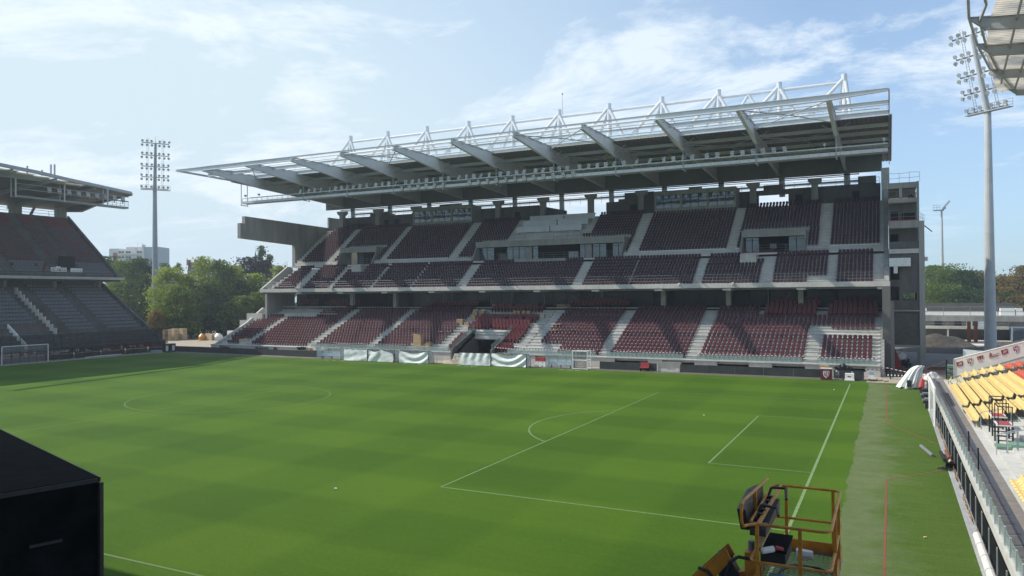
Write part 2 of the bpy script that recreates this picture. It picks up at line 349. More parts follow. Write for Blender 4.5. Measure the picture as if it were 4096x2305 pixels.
SHIELD = [(-.42, .5), (.42, .5), (.42, .0), (.36, -.22), (.2, -.42), (0, -.55), (-.2, -.42), (-.36, -.22), (-.42, 0)]
DRAGON = [(-.30, .20), (-.22, .27), (-.10, .24), (-.04, .28), (-.05, .21), (-.14, .17), (-.22, .16), (-.16, .08), (-.06, .05), (-.03, -.04), (-.05, -.14), (-.10, -.26), (-.16, -.38), (-.17, -.27), (-.22, -.20), (-.30, -.24), (-.28, -.14), (-.22, -.10), (-.20, -.02), (-.30, -.06), (-.33, .0), (-.26, .04), (-.33, .12)]
def crest(parent, o, ri, up, size, name='crest'):
    ri = Vector(ri); up = Vector(up); nn = ri.cross(up); o = Vector(o); mb = MB()
    def pl(poly, lift, mi):
        n = len(poly); a = [o+ri*x*size+up*y*size+nn*lift for x, y in poly]; b = [o+ri*x*size+up*y*size+nn*(lift-.006) for x, y in poly]
        mb.add(a+b, [tuple(range(n))[::1]]+[((i+1) % n, i, n+i, n+(i+1) % n) for i in range(n)], mi)
    pl(SHIELD, .012, 0)
    pl([(.0, .27), (.37, .27), (.37, .0), (.31, -.2), (.16, -.38), (0, -.48)], .020, 1)
    pl(DRAGON, .020, 1)
    pl([(.155, -.3), (.215, -.3), (.215, .22), (.155, .22)], .028, 0); pl([(.04, -.08), (.33, -.08), (.33, -.03), (.04, -.03)], .029, 0); pl([(.09, .07), (.28, .07), (.28, .12), (.09, .12)], .029, 0)
    c = mb.build(name, ['white_print', 'maroon_print'], parent)
    text(c, 'FC METZ', o+up*size*.33+nn*.022, ri, up, size*.19, 'maroon_print', 'CENTER', .004*size)
    return c

# ------------------------------------------------------------------ ground, pitch, lines
def sheet(name, x0, x1, y0, y1, z, mt, kind='structure', nx=1, ny=1, th=.0):
    mb = MB()
    if th: mb.box(x0, x1, y0, y1, z-th, z)
    else: mb.quad((x0, y0, z), (x1, y0, z), (x1, y1, z), (x0, y1, z))
    return mb.build(name, mt, kind=kind)
sheet('ground', -880, 780, -280, 980, -.06, 'field')
sheet('construction_yard', -260, 120, 74.8, 260, -.03, 'gravel')
sheet('stadium_floor', -170, 60, -60, 74.8, -.03, 'asphalt')
# pitch with a ragged right edge
mb = MB(); ys = np.linspace(-4, 71.2, 700); ex = [1.78+.05*math.sin(y*.7)+.04*math.sin(y*2.3)+random.uniform(-.07, .07) for y in ys]
for i in range(len(ys)-1): mb.add([(-109.3, ys[i], 0), (ex[i], ys[i], 0), (ex[i+1], ys[i+1], 0), (-109.3, ys[i+1], 0)], [(0, 1, 2, 3)])
mb.build('pitch', 'pitch_grass', kind='structure')
sheet('turf_margin', -109.3, 6.5, 70.9, 72.7, -.004, 'turf_worn')
sheet('artificial_turf', 1.2, 6.52, -6, 71.0, -.003, 'side_turf')
LZ = .006
def linep(p, q, w_=.12, mt='line_fresh'):
    p = Vector((*p, 0)); q = Vector((*q, 0)); d = (q-p).normalized(); a = Vector((-d.y, d.x, 0))*w_/2; n = max(1, int((q-p).length/8)); z = Vector((0, 0, LZ))
    m_ = MB(); m_.quad(p-a+z, q-a+z, q+a+z, p+a+z); return m_.build('pitch_marking', mt, kind='structure')
for a in (((0, 0), (0, 68), .14), ((-16.5, 13.84), (-16.5, 54.16), .11), ((-5.5, 24.84), (-5.5, 43.16), .12), ((-16.5, 13.84), (0, 13.84), .12), ((-16.5, 54.16), (0, 54.16), .12), ((-5.5, 24.84), (0, 24.84), .11), ((-5.5, 43.16), (0, 43.16), .11)): linep(*a, mt='line_fresh' if a[1] == (0, 68) else 'line_mid')
LZ = .010
for a in (((-105, 0), (0, 0), .12), ((-105, 68), (0, 68), .12), ((-52.5, 0), (-52.5, 68), .12), ((-105, 0), (-105, 68), .1)): linep(*a, mt='line_old')
def arc(cx, cy, r, a0, a1, w_, mt, z=.008):
    m_ = MB(); n = 48
    for i in range(n):
        t0 = a0+(a1-a0)*i/n; t1 = a0+(a1-a0)*(i+1)/n
        m_.quad(*[(cx+rr*math.cos(t), cy+rr*math.sin(t), z) for rr, t in ((r-w_/2, t0), (r+w_/2, t0), (r+w_/2, t1), (r-w_/2, t1))])
    m_.build('pitch_marking', mt, kind='structure')
arc(-11, 34, 9.15, math.pi-.927, math.pi+.927, .13, 'line_mid'); arc(-52.5, 34, 9.15, 0, 2*math.pi, .12, 'line_old', .013); arc(0, 68, 1.0, math.pi, 1.5*math.pi, .1, 'line_old')
# red guide line painted on the side turf
m_ = MB()
for a, b in (((3.5, 43.6), (3.42, 70.6)), ((3.5, 43.6), (6.45, 36.2)), ((3.56, 24.9), (6.45, 28.6)), ((3.56, 24.9), (3.5, -4))):
    p = Vector((*a, .004)); q = Vector((*b, .004)); d = (q-p).normalized(); s = Vector((-d.y, d.x, 0))*.042; m_.quad(p-s, q-s, q+s, p+s)
m_.build('red_turf_line', 'red_line', kind='structure')
m_ = MB()
for x0 in (-72.5, -71.0, -69.6, -58.3, -57.0, -55.8, -49.5, -48.2, -47, -34.2, -33.1, -32):
    m_.box(x0, x0+.7, 70.6, 70.68, .0, .008)
m_.build('dashed_marking', 'white_paint', kind='structure')
for (x, y) in ((-21.0, 11.2), (-31.9, 6.0), (-46.5, 69.6), (-9.4, 41.5), (-1.2, 62.4)):
    MB().tube((x-.06, y, .05), (x+.06, y+.03, .05), .045, .03, 6).build('litter', 'white_paint', label={-21.0: 'white scrap lying on grass just outside the penalty area', -31.9: 'white scrap alone on the grass at lower left', -46.5: 'white scrap on the grass in front of the tunnel', -9.4: 'tiny white scrap on grass left of the goal area', -1.2: 'tiny white scrap beside the far end of the goal line'}[x], cat='litter')

# ------------------------------------------------------------------ NEW STAND
NS = thing('grandstand', (-48, 90, 0), 'large new grandstand with maroon seats under a white truss roof beyond the pitch', 'grandstand')
XL, XR = -99.0, 3.2
low = [(77.0+.86*k, 1.35+.39*k) for k in range(16)]            # (front y, tread z)
mid = [(84.95+.68*k, 10.75+.49*k) for k in range(9)]
upp = [(92.7+.64*k, 16.0+.485*k) for k in range(15)]
# tunnel opening in the lower tier
TX0, TX1, TY = -53.5, -47.2, 83.2
def steps(rows, d, rise, x0s, x1, cut=None, name='terrace_step', mt='concrete_step'):
    for k, (y, z) in enumerate(rows):
        x0 = x0s(k) if callable(x0s) else x0s; segs = [(x0, x1)]
        if cut:
            c = cut(k)
            if c: segs = [(x0, c[0]), (c[1], x1)]
        for a, b in segs:
            if b-a > .05: MB().prism([(y+.003*k, z-rise-.10), (y+d+.12, z-rise-.10), (y+d+.12, z), (y-.05, z), (y-.05, z-.09), (y+.003*k, z-.09)], 0, a, b).build(name, mt, NS)
xl_low = lambda k: -101.9 if k < 12 else -99.2
steps(low, .86, .39, xl_low, XR-.4, lambda k: (TX0, TX1) if low[k][0] < TY-.3 else None)
steps(mid, .68, .49, lambda k: -99.0+.35*k, XR)
UC = [(-88.0, -79.8, 5), (-59.2, -32.7, 5), (-15.2, -6.5, 5)]
for k, (y, z) in enumerate(upp):
    segs = [(-98.6, XR)]
    if k <= 5:
        xs = [-98.6]; segs = []
        for a, b, _ in UC: segs.append((xs[-1], a)); xs.append(b)
        segs.append((xs[-1], XR))
    for a, b in segs: MB().prism([(y+.003*k, z-.585), (y+.76, z-.585), (y+.76, z), (y-.05, z), (y-.05, z-.09), (y+.003*k, z-.09)], 0, a, b).build('terrace_step', 'concrete_step', NS)
# decks and walkways
mb = MB(); mb.box(-99.0, XR, 90.75, 93.4, 7.45, 7.6); mb.box(-99, -84, 89.9, 92.0, 7.6, 7.75); each(mb, 'rear_deck', 'concrete_step', NS)
mb = MB(); mb.box(-98.0, XR, 91.0, 92.75, 15.0, 15.25); mb.build('walkway', 'concrete_step', NS)
mb = MB()
for a, b in ((-96, -88.4), (-79.5, -59.4), (-32.6, -15.4), (-6.3, XR)): mb.box(a, b, 92.55, 92.7, 15.25, 16.0)
each(mb, 'upper_kerb', 'concrete_light', NS)
mb = MB(); mb.box(-96, XR, 102.2, 108.5, 22.6, 22.8); mb.build('rear_walkway', 'concrete', NS)
# low front wall with dark openings
fw = MB(); xs = [-103.0]
op = [(-101, -98.5), (-92.5, -89.5), (-88.5, -87.5), (-40.2, -38.3), (-28.7, -24.2), (-22.3, -18.2), (-15.4, -11.6), (-8.9, -5.2), (-1.9, 1.3)]
for a, b in op: fw.box(xs[-1], a, 76.45, 76.7, 0, 1.22); xs.append(b); fw.box(a, b, 76.451, 76.699, 0, .55)
fw.box(xs[-1], XR-.4, 76.45, 76.7, 0, 1.22)
# tunnel gap handled by leaving wall out between its sides
fw2 = MB()
for i in range(0, len(fw.v), 8):
    x0, x1 = fw.v[i][0], fw.v[i+1][0]; z1 = fw.v[i+4][2]; y0, y1 = fw.v[i][1], fw.v[i+2][1]
    if x0 < TX0 and x1 > TX1: fw2.box(x0, TX0-.3, y0, y1, 0, z1); fw2.box(TX1+.3, x1, y0, y1, 0, z1)
    else: fw2.box(x0, x1, y0, y1, 0, z1)
each(fw2, 'front_wall', 'concrete_light', NS)
mb = MB()
for a, b in ((-103.0, TX0-.3), (TX1+.3, XR-.4)): mb.box(a, b, 76.3, 77.0, 1.222, 1.345)
each(mb, 'front_ledge', 'concrete_light', NS)
mb = MB()
for a, b in op: mb.box(a-.05, b+.05, 77.4, 77.5, .3, 1.2)
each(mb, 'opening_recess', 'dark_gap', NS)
# glass balustrade along the front row
x = -81.9; gb = []
mbp = MB()
for a, b in ((-80.3, -54.0), (-44.6, -31.4), (-29.8, -19.6), (-17.9, -5.5), (-3.9, 2.4)):
    n = max(1, round((b-a)/2.0))
    for i in range(n):
        x0 = a+(b-a)*i/n; MB().box(x0+.02, x0+(b-a)/n-.02, 76.52, 76.535, 1.36, 2.0).build('glass_panel', 'green_glass', NS)
        mbp.box(x0-.02, x0+.02, 76.55, 76.6, 1.35, 1.65)
mbp.build('panel_clamps', 'galv', NS)
# striped tape along the front seats
def tape(name, pts, label, h=.09):
    mb = MB(); 
    P_ = [Vector(p) for p in pts]; Ls = [0]
    for a, b in zip(P_[:-1], P_[1:]): Ls.append(Ls[-1]+(b-a).length)
    def at(s):
        for i in range(len(P_)-1):
            if s <= Ls[i+1]+1e-6: t = (s-Ls[i])/(Ls[i+1]-Ls[i]); return P_[i].lerp(P_[i+1], t)
        return P_[-1]
    s = 0; i = 0
    while s < Ls[-1]-.01:
        e = min(s+.22, Ls[-1]); a, b = at(s), at(e); d = Vector((0, 0, h)); sk = Vector((.06, 0, 0)); y = Vector((0, .006, 0))
        mb.add([a, b, b+d+sk, a+d+sk, a+y, b+y, b+d+sk+y, a+d+sk+y], [(0, 1, 2, 3), (7, 6, 5, 4)], i % 2); s = e; i += 1
    return mb.build(name, ['white_paint', 'red_steel'], label=label, cat='tape')
def sag(x0, x1, y, z, n=16, s=.07): return [(x0+(x1-x0)*i/n, y, z-s*math.sin(math.pi*((i*3/n) % 1))+random.uniform(-.01, .01)) for i in range(n+1)]
tape('barrier_tape', sag(-3.9, 2.5, 76.9, 2.05), 'red and white tape along the front row of the rightmost seat block')
tape('barrier_tape', sag(-17.9, -5.4, 76.9, 2.08), 'red and white tape in front of the wide seat block left of the rightmost one')
tape('barrier_tape', sag(-29.0, -20.0, 76.9, 2.08), 'red and white tape on the front row of the block in the middle right')
tape('barrier_tape', sag(-46.8, -31.4, 76.75, 2.1, 24, .12), 'long red and white tape running right from the tunnel mouth')
tape('barrier_tape', sag(-76.0, -62.0, 76.9, 2.1, 20, .08), 'red and white tape across front seats left of the cardboard boxes')
# aisle stairs
def stair(rows, d, rise, xa, xb, k0, k1):
    mb = MB()
    for k in range(k0, k1):
        y, z = rows[k]; mb.box(xa, xb, y-d*.42, y-.052, z-rise*.95, z-rise*.48)
    mb.build('aisle_stair', 'concrete_light', NS)
LA = [(-96.1, -94.6, 12), (-82.0, -80.3, 16), (-69.9, -68.5, 16), (-56.2, -54.9, 16), (-44.4, -42.9, 16), (-31.2, -29.8, 16), (-19.5, -17.9, 16), (-5.4, -3.9, 9)]
for a, b, k in LA: stair(low, .86, .39, a+.05, b-.05, 0, k)
MA = [(-92.1, -90.4), (-84.3, -83.55), (-75.2, -74.75), (-58.0, -56.4), (-38.3, -36.8), (-20.4, -19.3), (-11.6, -10.1), (-3.3, -2.4)]
for a, b in MA: stair(mid, .68, .49, a+.03, b-.03, 1, 9)
UA = [(-90.9, -89.5), (-78.6, -77.3), (-64.1, -62.4), (-32.0, -30.4), (-17.25, -15.95), (-4.8, -3.45)]
for a, b in UA: stair(upp, .64, .485, a+.03, b-.03, 0, 15)
# seats ----------------------------------------------------------
def seat_t(w_=.43, top=.84, rnd=.10):
    t = MB(); h = w_/2
    o = [(-h+rnd*.5, .34), (h-rnd*.5, .34), (h, .45), (h, top-rnd), (h-rnd, top), (-h+rnd, top), (-h, top-rnd), (-h, .45)]
    t.prism(o, 1, -.03, .03, 0)
    p = [(-h+.05+rnd*.4, .30), (h-.05-rnd*.4, .30), (h-.05, .40), (h-.05, .66), (h-.09, .70), (-h+.09, .70), (-h+.05, .66), (-h+.05, .40)]
    t.prism(p, 1, -.12, -.05, 1)
    t.box(-.035, .035, -.02, .06, 0, .36, 0); t.box(-h+.02, h-.02, -.02, .02, .27, .34, 0)
    t.v = [(x, y+max(0, z-.33)*.20, z) for x, y, z in t.v]
    return t
def vip_t():
    t = MB(); h = .25
    o = [(-h+.06, .38), (h-.06, .38), (h, .5), (h, .92), (h-.12, 1.05), (-h+.12, 1.05), (-h, .92), (-h, .5)]
    t.prism(o, 1, .02, .12, 0); t.prism([(-.25, .33), (.05, .38), (.05, .48), (-.28, .44)], 0, -.22, .22, 0)
    t.box(-h-.03, -h+.01, -.22, .05, .0, .62, 1); t.box(h-.01, h+.03, -.22, .05, 0, .62, 1); return t
S_low, S_vip = [], []
def fill(x0, x1, y, z, p, out_, keep=1.0, rz=0):
    n = int((x1-x0)/p+.35); off = ((x1-x0)-(n-1)*p)/2
    for i in range(n):
        if random.random() < keep: out_.append((x0+off+i*p, y, z, rz+random.uniform(-.02, .02)))
sy_low = .60
for k, (y, z) in enumerate(low):
    ys_ = y+sy_low; b = []
    if k < 12: b.append((-101.1, -96.2) if k > 1 else (-100.4+.3*k, -97.4))
    if k < 11: b.append((-94.5, -82.1))
    else: b.append((-88.5+(1 if k > 13 else 0)*1.5, -82.1))
    if k < 15: b.append((-80.2, -70.0))
    if k >= 2: b.append((-68.4, -57.2) if k < 14 else (-68.2, -57.4))
    else: b.append((-68.4, -62.3))
    if k < 13: b.append((-41.2 if k > 2 else -37.4, -31.3))
    elif k < 15: b.append((-41.0, -31.3))
    b.append((-29.7, -19.6))
    if k < 8: b.append((-17.8, -5.5)); 
    if k < 7: b.append((-3.8, 2.1))
    if k == 8: b += [(-17.8, -5.5)]
    if k == 9: b += [(-17.8, -5.3), (-3.0, 2.3)]
    if 10 <= k < 13: b += [(-17.8, 2.3)]
    if k >= 13: b += [(-17.8, -12.1)]
    for a_, b_ in b:
        kp = 1.0
        fill(a_, b_, ys_, z, .565, S_low, kp)
    # premium seats round the tunnel
    v = []
    if k < 5: v += [(-54.9+.0, -53.7)] if k in (0, 1) else [(-55.0, -53.8)]
    if k in (0, 1, 3, 4, 5, 6): v += [(-46.9, -44.5)]
    if k >= 7 and k < 12: v += [(-55.0 if k < 9 else -54.6, -44.6)]
    if k >= 14: v += [(-54.0, -44.8)]
    if k in (2,): v += [(-54.6, -53.9)]
    for a_, b_ in v: fill(a_, b_, ys_-.05, z, .60, S_vip, .97)
for k in range(2):     # premium rows at the back
    for a_, b_ in ((-97.0, -91.5), (-90.5, -82.0), (-67.2, -57.5), (-41.0, -31.5), (-11.2, -4.4), (-3.0, 2.4)):
        if k == 0 or a_ > -50 or a_ < -80: fill(a_+k*.4, b_-k*.6, 91.5+k*.85, 7.6+.42*k, .60, S_vip)
for k in (13, 14, 15): fill(-11.4, -5.0, low[k][0]+.5, low[k][1], .6, S_vip); fill(-3.4, 2.4, low[k][0]+.5, low[k][1], .6, S_vip)
fill(-104.0, -96.5, 89.0, 6.6, .6, S_vip) if False else None
S_mid = []
for k, (y, z) in enumerate(mid):
    o = .33*k*.0
    b = [(-96.8+.16*k, -92.2), (-90.3, -84.4), (-83.4, -75.3), (-74.7, -67.0), (-66.8, -58.1), (-56.3, -38.4), (-36.7, -29.65), (-29.4, -20.5), (-19.2, -11.7), (-10.0, -3.4), (-2.3, 2.05)]
    for a_, b_ in b:
        if k < 2 and a_ == -10.0: b_ = -5.7
        if a_ == -10.0 and k < 2: a_ = -10.0
        if k >= 6 and a_ == -83.4: fill(-83.4, -82.0, y+.5, z, .475, S_mid) if k < 7 else None; fill(-79.7, -75.3, y+.5, z, .475, S_mid); continue
        if k >= 6 and a_ == -19.2:
            fill(-19.2, -14.8, y+.5, z, .475, S_mid)
            if k == 6: fill(-12.4, -11.6, y+.5, z, .475, S_mid)
            continue
        if k == 8 and a_ == -56.3: fill(-56.3, -50.0, y+.5, z, .475, S_mid); fill(-41.5, -38.4, y+.5, z, .475, S_mid); continue
        fill(a_, b_, y+.5, z, .475, S_mid)
S_up = []
for k, (y, z) in enumerate(upp):
    inbox = k <= 5
    b = [(-97.3+.05*k, -91.0), (-77.2, -64.2), (-30.3, -17.3), (-3.4, 2.75)]
    b += [(-89.4, -88.3), (-79.7, -78.7)] if inbox else [(-89.4, -78.7)]
    b += [(-62.3, -59.5)] if inbox else [(-62.3, -54.6)]
    b += [(-32.6, -32.1)] if inbox else ([(-39.8, -32.1)] if k > 6 else [(-41.0, -32.1)])
    b += [(-15.9, -15.3), (-6.3, -4.9)] if inbox else [(-15.9, -4.9)]
    for a_, b_ in b:
        if k == 14 and a_ in (-77.2, -30.3): continue
        fill(a_, b_, y+.46, z, .47, S_up)
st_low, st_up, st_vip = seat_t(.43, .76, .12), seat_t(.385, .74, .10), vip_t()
seats(NS, [(st_low, ['seat_shell', 'seat_pan'], S_low), (st_up, ['seat_shell', 'seat_pan_shaded'], S_mid+S_up), (st_vip, ['vip_seat', 'seat_shell'], S_vip)])
# white floor strip under the first upper row
mb = MB()
for a, b in ((-77.2, -64.2), (-30.3, -17.3), (-15.9, -15.3), (-6.3, -4.9), (-3.4, 2.75)): mb.box(a, b, 92.60, 92.66, 16.02, 16.10)
each(mb, 'seat_rail', 'white_paint', NS)
# slab edge (fascia) in precast lengths, with corbels
gx = [3.0-9.33*k for k in range(12)]
e = [3.9]+[g-4.6 for g in gx[:-1]]; e = [3.9]+[3.9-9.36*k for k in range(1, 11)]+[-99.2]
for a, b in zip(e[1:], e[:-1]): MB().box(a+.012, b-.012, 84.35, 84.75, 10.38, 11.0).build('fascia_panel', 'concrete_light', NS)
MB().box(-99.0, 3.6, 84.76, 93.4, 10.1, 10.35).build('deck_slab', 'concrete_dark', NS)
cbm = MB().box(-.55, .55, 84.5-90, 88-90, 10.02, 10.28).mesh('corbel', 'concrete_light')
for g in gx[:-1]: inst('corbel', cbm, NS, (g, 90, 0))
colm = MB().box(-.33, .33, -.33, .33, 7.6, 10.1).mesh('column', 'concrete_light')
for x in (-7.0, -16.6, -26.0, -73.9, -83.4): inst('column', colm, NS, (x, 91.0, 0))
thin = MB().tube((0, 0, 7.6), (0, 0, 10.1), .07).mesh('prop', 'grey_steel')
for x in (-64.8, -51.9, -46.0, -36.2, -11.5): inst('prop', thin, NS, (x, 92.7, 0))
# glazed lounge wall behind the lower tier
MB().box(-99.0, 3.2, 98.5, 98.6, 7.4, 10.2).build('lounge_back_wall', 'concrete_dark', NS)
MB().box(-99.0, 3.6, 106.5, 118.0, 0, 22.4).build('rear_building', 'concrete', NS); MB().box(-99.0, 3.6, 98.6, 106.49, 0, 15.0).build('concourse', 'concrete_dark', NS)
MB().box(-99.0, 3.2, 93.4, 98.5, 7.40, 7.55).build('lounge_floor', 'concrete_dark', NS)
x = -98.8; i = 0
while x < 3.0:
    wd = 2.35; MB().box(x+.03, x+wd-.03, 93.42, 93.45, 7.62, 10.08).build('glazing_pane', 'dark_glass' if i % 5 else 'smoke', NS); x += wd; i += 1
mb = MB()
for k in range(44): mb.box(-98.82+2.35*k, -98.77+2.35*k, 93.39, 93.48, 7.61, 10.09)
each(mb, 'mullion', 'black', NS)
# front balcony rail above the slab edge
def rail(parent, p, q, h=1.0, sp=2.4, n=2, r=.024, mt='galv', name='railing', wave=0):
    mb = MB(); p = Vector(p); q = Vector(q); Ln = (q-p).length; k = max(1, round(Ln/sp)); zz_ = Vector((0, 0, 1))
    for i in range(k+1): a = p.lerp(q, i/k); mb.tube(a, a+zz_*(h+.04), r*.9, None, 5)
    for j in range(n):
        hh = h*(j+1)/n
        for i in range(k): mb.tube(p.lerp(q, i/k)+zz_*(hh+random.uniform(-wave, wave)), p.lerp(q, (i+1)/k)+zz_*(hh+random.uniform(-wave, wave)), r, None, 5)
    return mb.build(name, mt, parent)
rail(NS, (-99.0, 84.5, 11.0), (3.4, 84.5, 11.0), 1.15, 2.33, 3, .018, wave=.02)
rail(NS, (-99.0, 84.5, 11.0), (-99.0, 91, 15.3), 1.0, 1.6)
for a, b in ((-84.5, -80), (-79.4, -77.6), (-58.8, -50.0), (-49, -33.0), (-14.2, -3.6)): rail(NS, (a, 91.15, 15.25), (b, 91.15, 15.25), 1.05, 1.7, 3, .022)
for a, b in ((-86, -78), (-56.5, -50), (-45, -33), (-14.8, -6.6)): rail(NS, (a, 94.3, 18.62), (b, 94.3, 18.62), 1.0, 2.2, 2, .022)
mb = MB()
for a, b in ((-89.5, -80), (-79, -72), (-58, -51.5), (-49, -42), (-15, -3.6)): mb.box(a, b, 91.0, 91.03, 15.27, 15.37)
each(mb, 'toe_board', 'red_top', NS)
# glazed boxes let into the upper tier
def vom(x0, x1, glaz, tz=18.62, slope=2.2):
    mb = MB(); yb = 96.4
    mb.box(x0, x1, 93.5, 93.8, 17.65, tz); mb.box(x0, x1, 93.8, yb, tz-.2, tz)
    for xx in (x0, x1-.2): mb.prism([(91.9, 15.26), (yb, 15.26), (yb, tz-.2), (93.8, tz-.2), (93.8, 17.64), (93.5, 17.64)], 0, xx, xx+.2)
    mb.build('box_surround', 'concrete', NS)
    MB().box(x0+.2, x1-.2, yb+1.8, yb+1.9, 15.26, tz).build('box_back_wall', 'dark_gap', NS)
    for kind, a, b in glaz:
        if kind == 'g':
            n = max(1, round((b-a)/1.25))
            for i in range(n):
                u0_, u1_ = a+(b-a)*i/n, a+(b-a)*(i+1)/n
                MB().box(u0_+.05, u1_-.05, 94.40, 94.42, 15.32, 17.2).build('glazing_pane', 'blue_glass', NS)
                MB().box(u0_+.05, u1_-.05, 94.40, 94.42, 17.26, 17.6).build('glazing_pane', 'blue_glass', NS)
            fr = MB()
            for i in range(n+1): xx = a+(b-a)*i/n; fr.box(xx-.05, xx+.05, 94.36, 94.46, 15.28, 17.64)
            fr.box(a+.051, b-.051, 94.37, 94.45, 17.2, 17.26); fr.build('window_frame', 'black', NS)
        elif kind == 'c': MB().box(a, b, 94.2, 94.6, 15.28, 17.64).build('pier', 'concrete', NS)
        elif kind == 's': MB().box(a, b, 98.1, 98.18, 15.7, 17.1).build('sky_glow_board', 'white_paint', NS)  # plain white board in place of sky light through the opening
vom(-88.1, -79.9, [('g', -84.8, -83.4), ('g', -80.9, -80.2)])
vom(-59.1, -32.8, [('g', -58.8, -56.0), ('g', -53.6, -50.2), ('c', -50.1, -48.9), ('g', -48.8, -47.8), ('g', -40.5, -39.6), ('c', -39.5, -38.4), ('g', -38.3, -34.9 if False else -36.0), ('g', -35.0, -33.1)])
vom(-15.2, -6.5, [('g', -14.8, -12.9), ('g', -8.9, -6.8)])
for x0, x1, z0, z1 in ((-56.9, -54.9, 15.7, 16.9), (-43.9, -42.2, 15.4, 16.8), (-11.9, -11.0, 16.2, 16.9), (-10.3, -9.0, 15.4, 15.7)):
    MB().box(x0, x1, 98.0, 98.05, z0, z1).build('sky_glow_board', 'white_print', NS)  # white boards stand in for sky light seen through the openings
# projecting concrete lift heads in the middle tier
for a, b, z0, z1 in ((-81.9, -79.9, 13.4, 15.2), (-14.65, -12.5, 13.5, 15.0)): MB().box(a, b, 88.9, 90.9, z0, z1).build('concrete_box', 'concrete_light', NS)
MB().box(-50.3, -41.4, 90.5, 91.0, 14.4, 15.35).build('parapet', 'concrete', NS)
# white press desks
for (x0, x1, y, z) in ((-53.6, -47.4, 98.0, 20.3), (-47.2, -41.6, 98.0, 20.3), (-53.0, -46.7, 99.5, 21.4), (-46.5, -41.0, 99.5, 21.4), (-52.4, -46.1, 101.0, 22.4), (-45.9, -40.3, 101.0, 22.4)):
    mb = MB(); mb.box(x0, x1, y, y+.06, z, z+.95); mb.box(x0, x1, y+.06, y+.6, z+.80, z+.88)
    for i in range(5): xx = x0+.3+(x1-x0-.6)*i/4; mb.box(xx-.04, xx+.04, y+.1, y+.2, z-.7, z+.8)
    mb.build('press_desk', 'pale_blue' if False else 'white_steel', NS)
# glazed commentary boxes on top
for x0, x1, cuts in ((-77.3, -64.3, (-77.05, -73.2, -72.8, -68.9, -68.5, -64.55)), (-30.25, -17.35, (-30.0, -26.1, -25.75, -21.8, -21.5, -17.6))):
    mb = MB(); y0 = 101.45
    mb.box(x0, x1, y0, y0+.25, 22.5, 23.38); mb.box(x0, x1, y0, y0+.25, 25.55, 26.25); mb.box(x0, x1, y0+.25, 105, 26.0, 26.2); mb.box(x0, x0+.2, y0+.25, 105, 22.5, 26.0); mb.box(x1-.2, x1, y0+.25, 105, 22.5, 26.0)
    mb.box(x0, cuts[0], y0, y0+.25, 23.38, 25.55); mb.box(cuts[1], cuts[2], y0, y0+.25, 23.38, 25.55); mb.box(cuts[3], cuts[4], y0, y0+.25, 23.38, 25.55); mb.box(cuts[5], x1, y0, y0+.25, 23.38, 25.55)
    mb.box(x0+.2, x1-.2, 104.8, 105, 22.5, 26.0)
    mb.build('commentary_box', 'concrete', NS)
    for a, b in ((cuts[0], cuts[1]), (cuts[2], cuts[3]), (cuts[4], cuts[5])):
        for i in range(3): MB().box(a+(b-a)*i/3+.04, a+(b-a)*(i+1)/3-.04, y0+.1, y0+.13, 23.42, 25.5).build('glazing_pane', 'blue_glass', NS)
        fr = MB()
        for i in range(1, 3): xx = a+(b-a)*i/3; fr.box(xx-.04, xx+.04, y0+.07, y0+.16, 23.38, 25.55)
        fr.build('window_frame', 'black', NS)
# rear wall pieces
mb = MB()
for a, b, z1 in ((-97.5, -79.6, 25.6), (-79.6, -77.35, 25.8), (-64.2, -52.3, 25.7), (-39.6, -37.4, 25.4), (-37.4, -30.4, 25.8), (-17.3, -14.4, 25.7), (-10.0, 2.8, 25.7)): mb.box(a, b, 104.6, 104.9, 22.8, z1)
mb.box(-14.4, -10.0, 104.61, 104.89, 24.9, 25.7); mb.box(-9.95, -.2, 104.45, 104.59, 25.2, 25.72); mb.prism([(-52.3, 22.8), (-47.0, 22.8), (-47.0, 24.4), (-52.3, 25.6)], 1, 104.6, 104.9)
each(mb, 'rear_wall', 'concrete_dark', NS)
mb = MB()
for a, b in ((-86, -85), (-83.6, -82.6), (-61, -60), (-57, -56), (-35.3, -34), (-9, -8), (-1, 0)): mb.box(a, b, 104.40, 104.44, 22.85, 24.7)
each(mb, 'doorway', 'dark_gap', NS)
mb = MB()
mb.box(-95.5, -87.8, 104.6, 104.9, 22.8, 24.3); mb.box(-90.0, -86.0, 105, 108, 24.3, 26.2); mb.box(-73.5, -71, 105, 108, 26.0, 27); mb.box(-36.6, -31.5, 105.5, 108, 25.8, 26.9); mb.box(-13.8, -11.0, 105.5, 108, 25.6, 26.6); mb.box(-.2, 2.2, 104.2, 107, 25.72, 26.8)
each(mb, 'roof_plant', 'concrete_dark', NS)
# roof columns
cm = MB().box(-.45, .45, -.45, .45, 22.8, 26.6); cm.prism([(-.55, 26.0), (.55, 26.0), (.95, 26.45), (.95, 26.8), (-.95, 26.8), (-.95, 26.45)], 1, -.6, .6)
cme = cm.mesh('roof_column', 'concrete')
for k in range(11):
    x = -6.1-8.97*k
    if -76.5 < x < -65 or -29.9 < x < -18.5: pass
    inst('roof_column', cme, NS, (x, 103.5, 0))
rail(NS, (-97, 106.8, 25.6), (2.6, 106.8, 25.7), 1.2, 2.0, 2, .03)
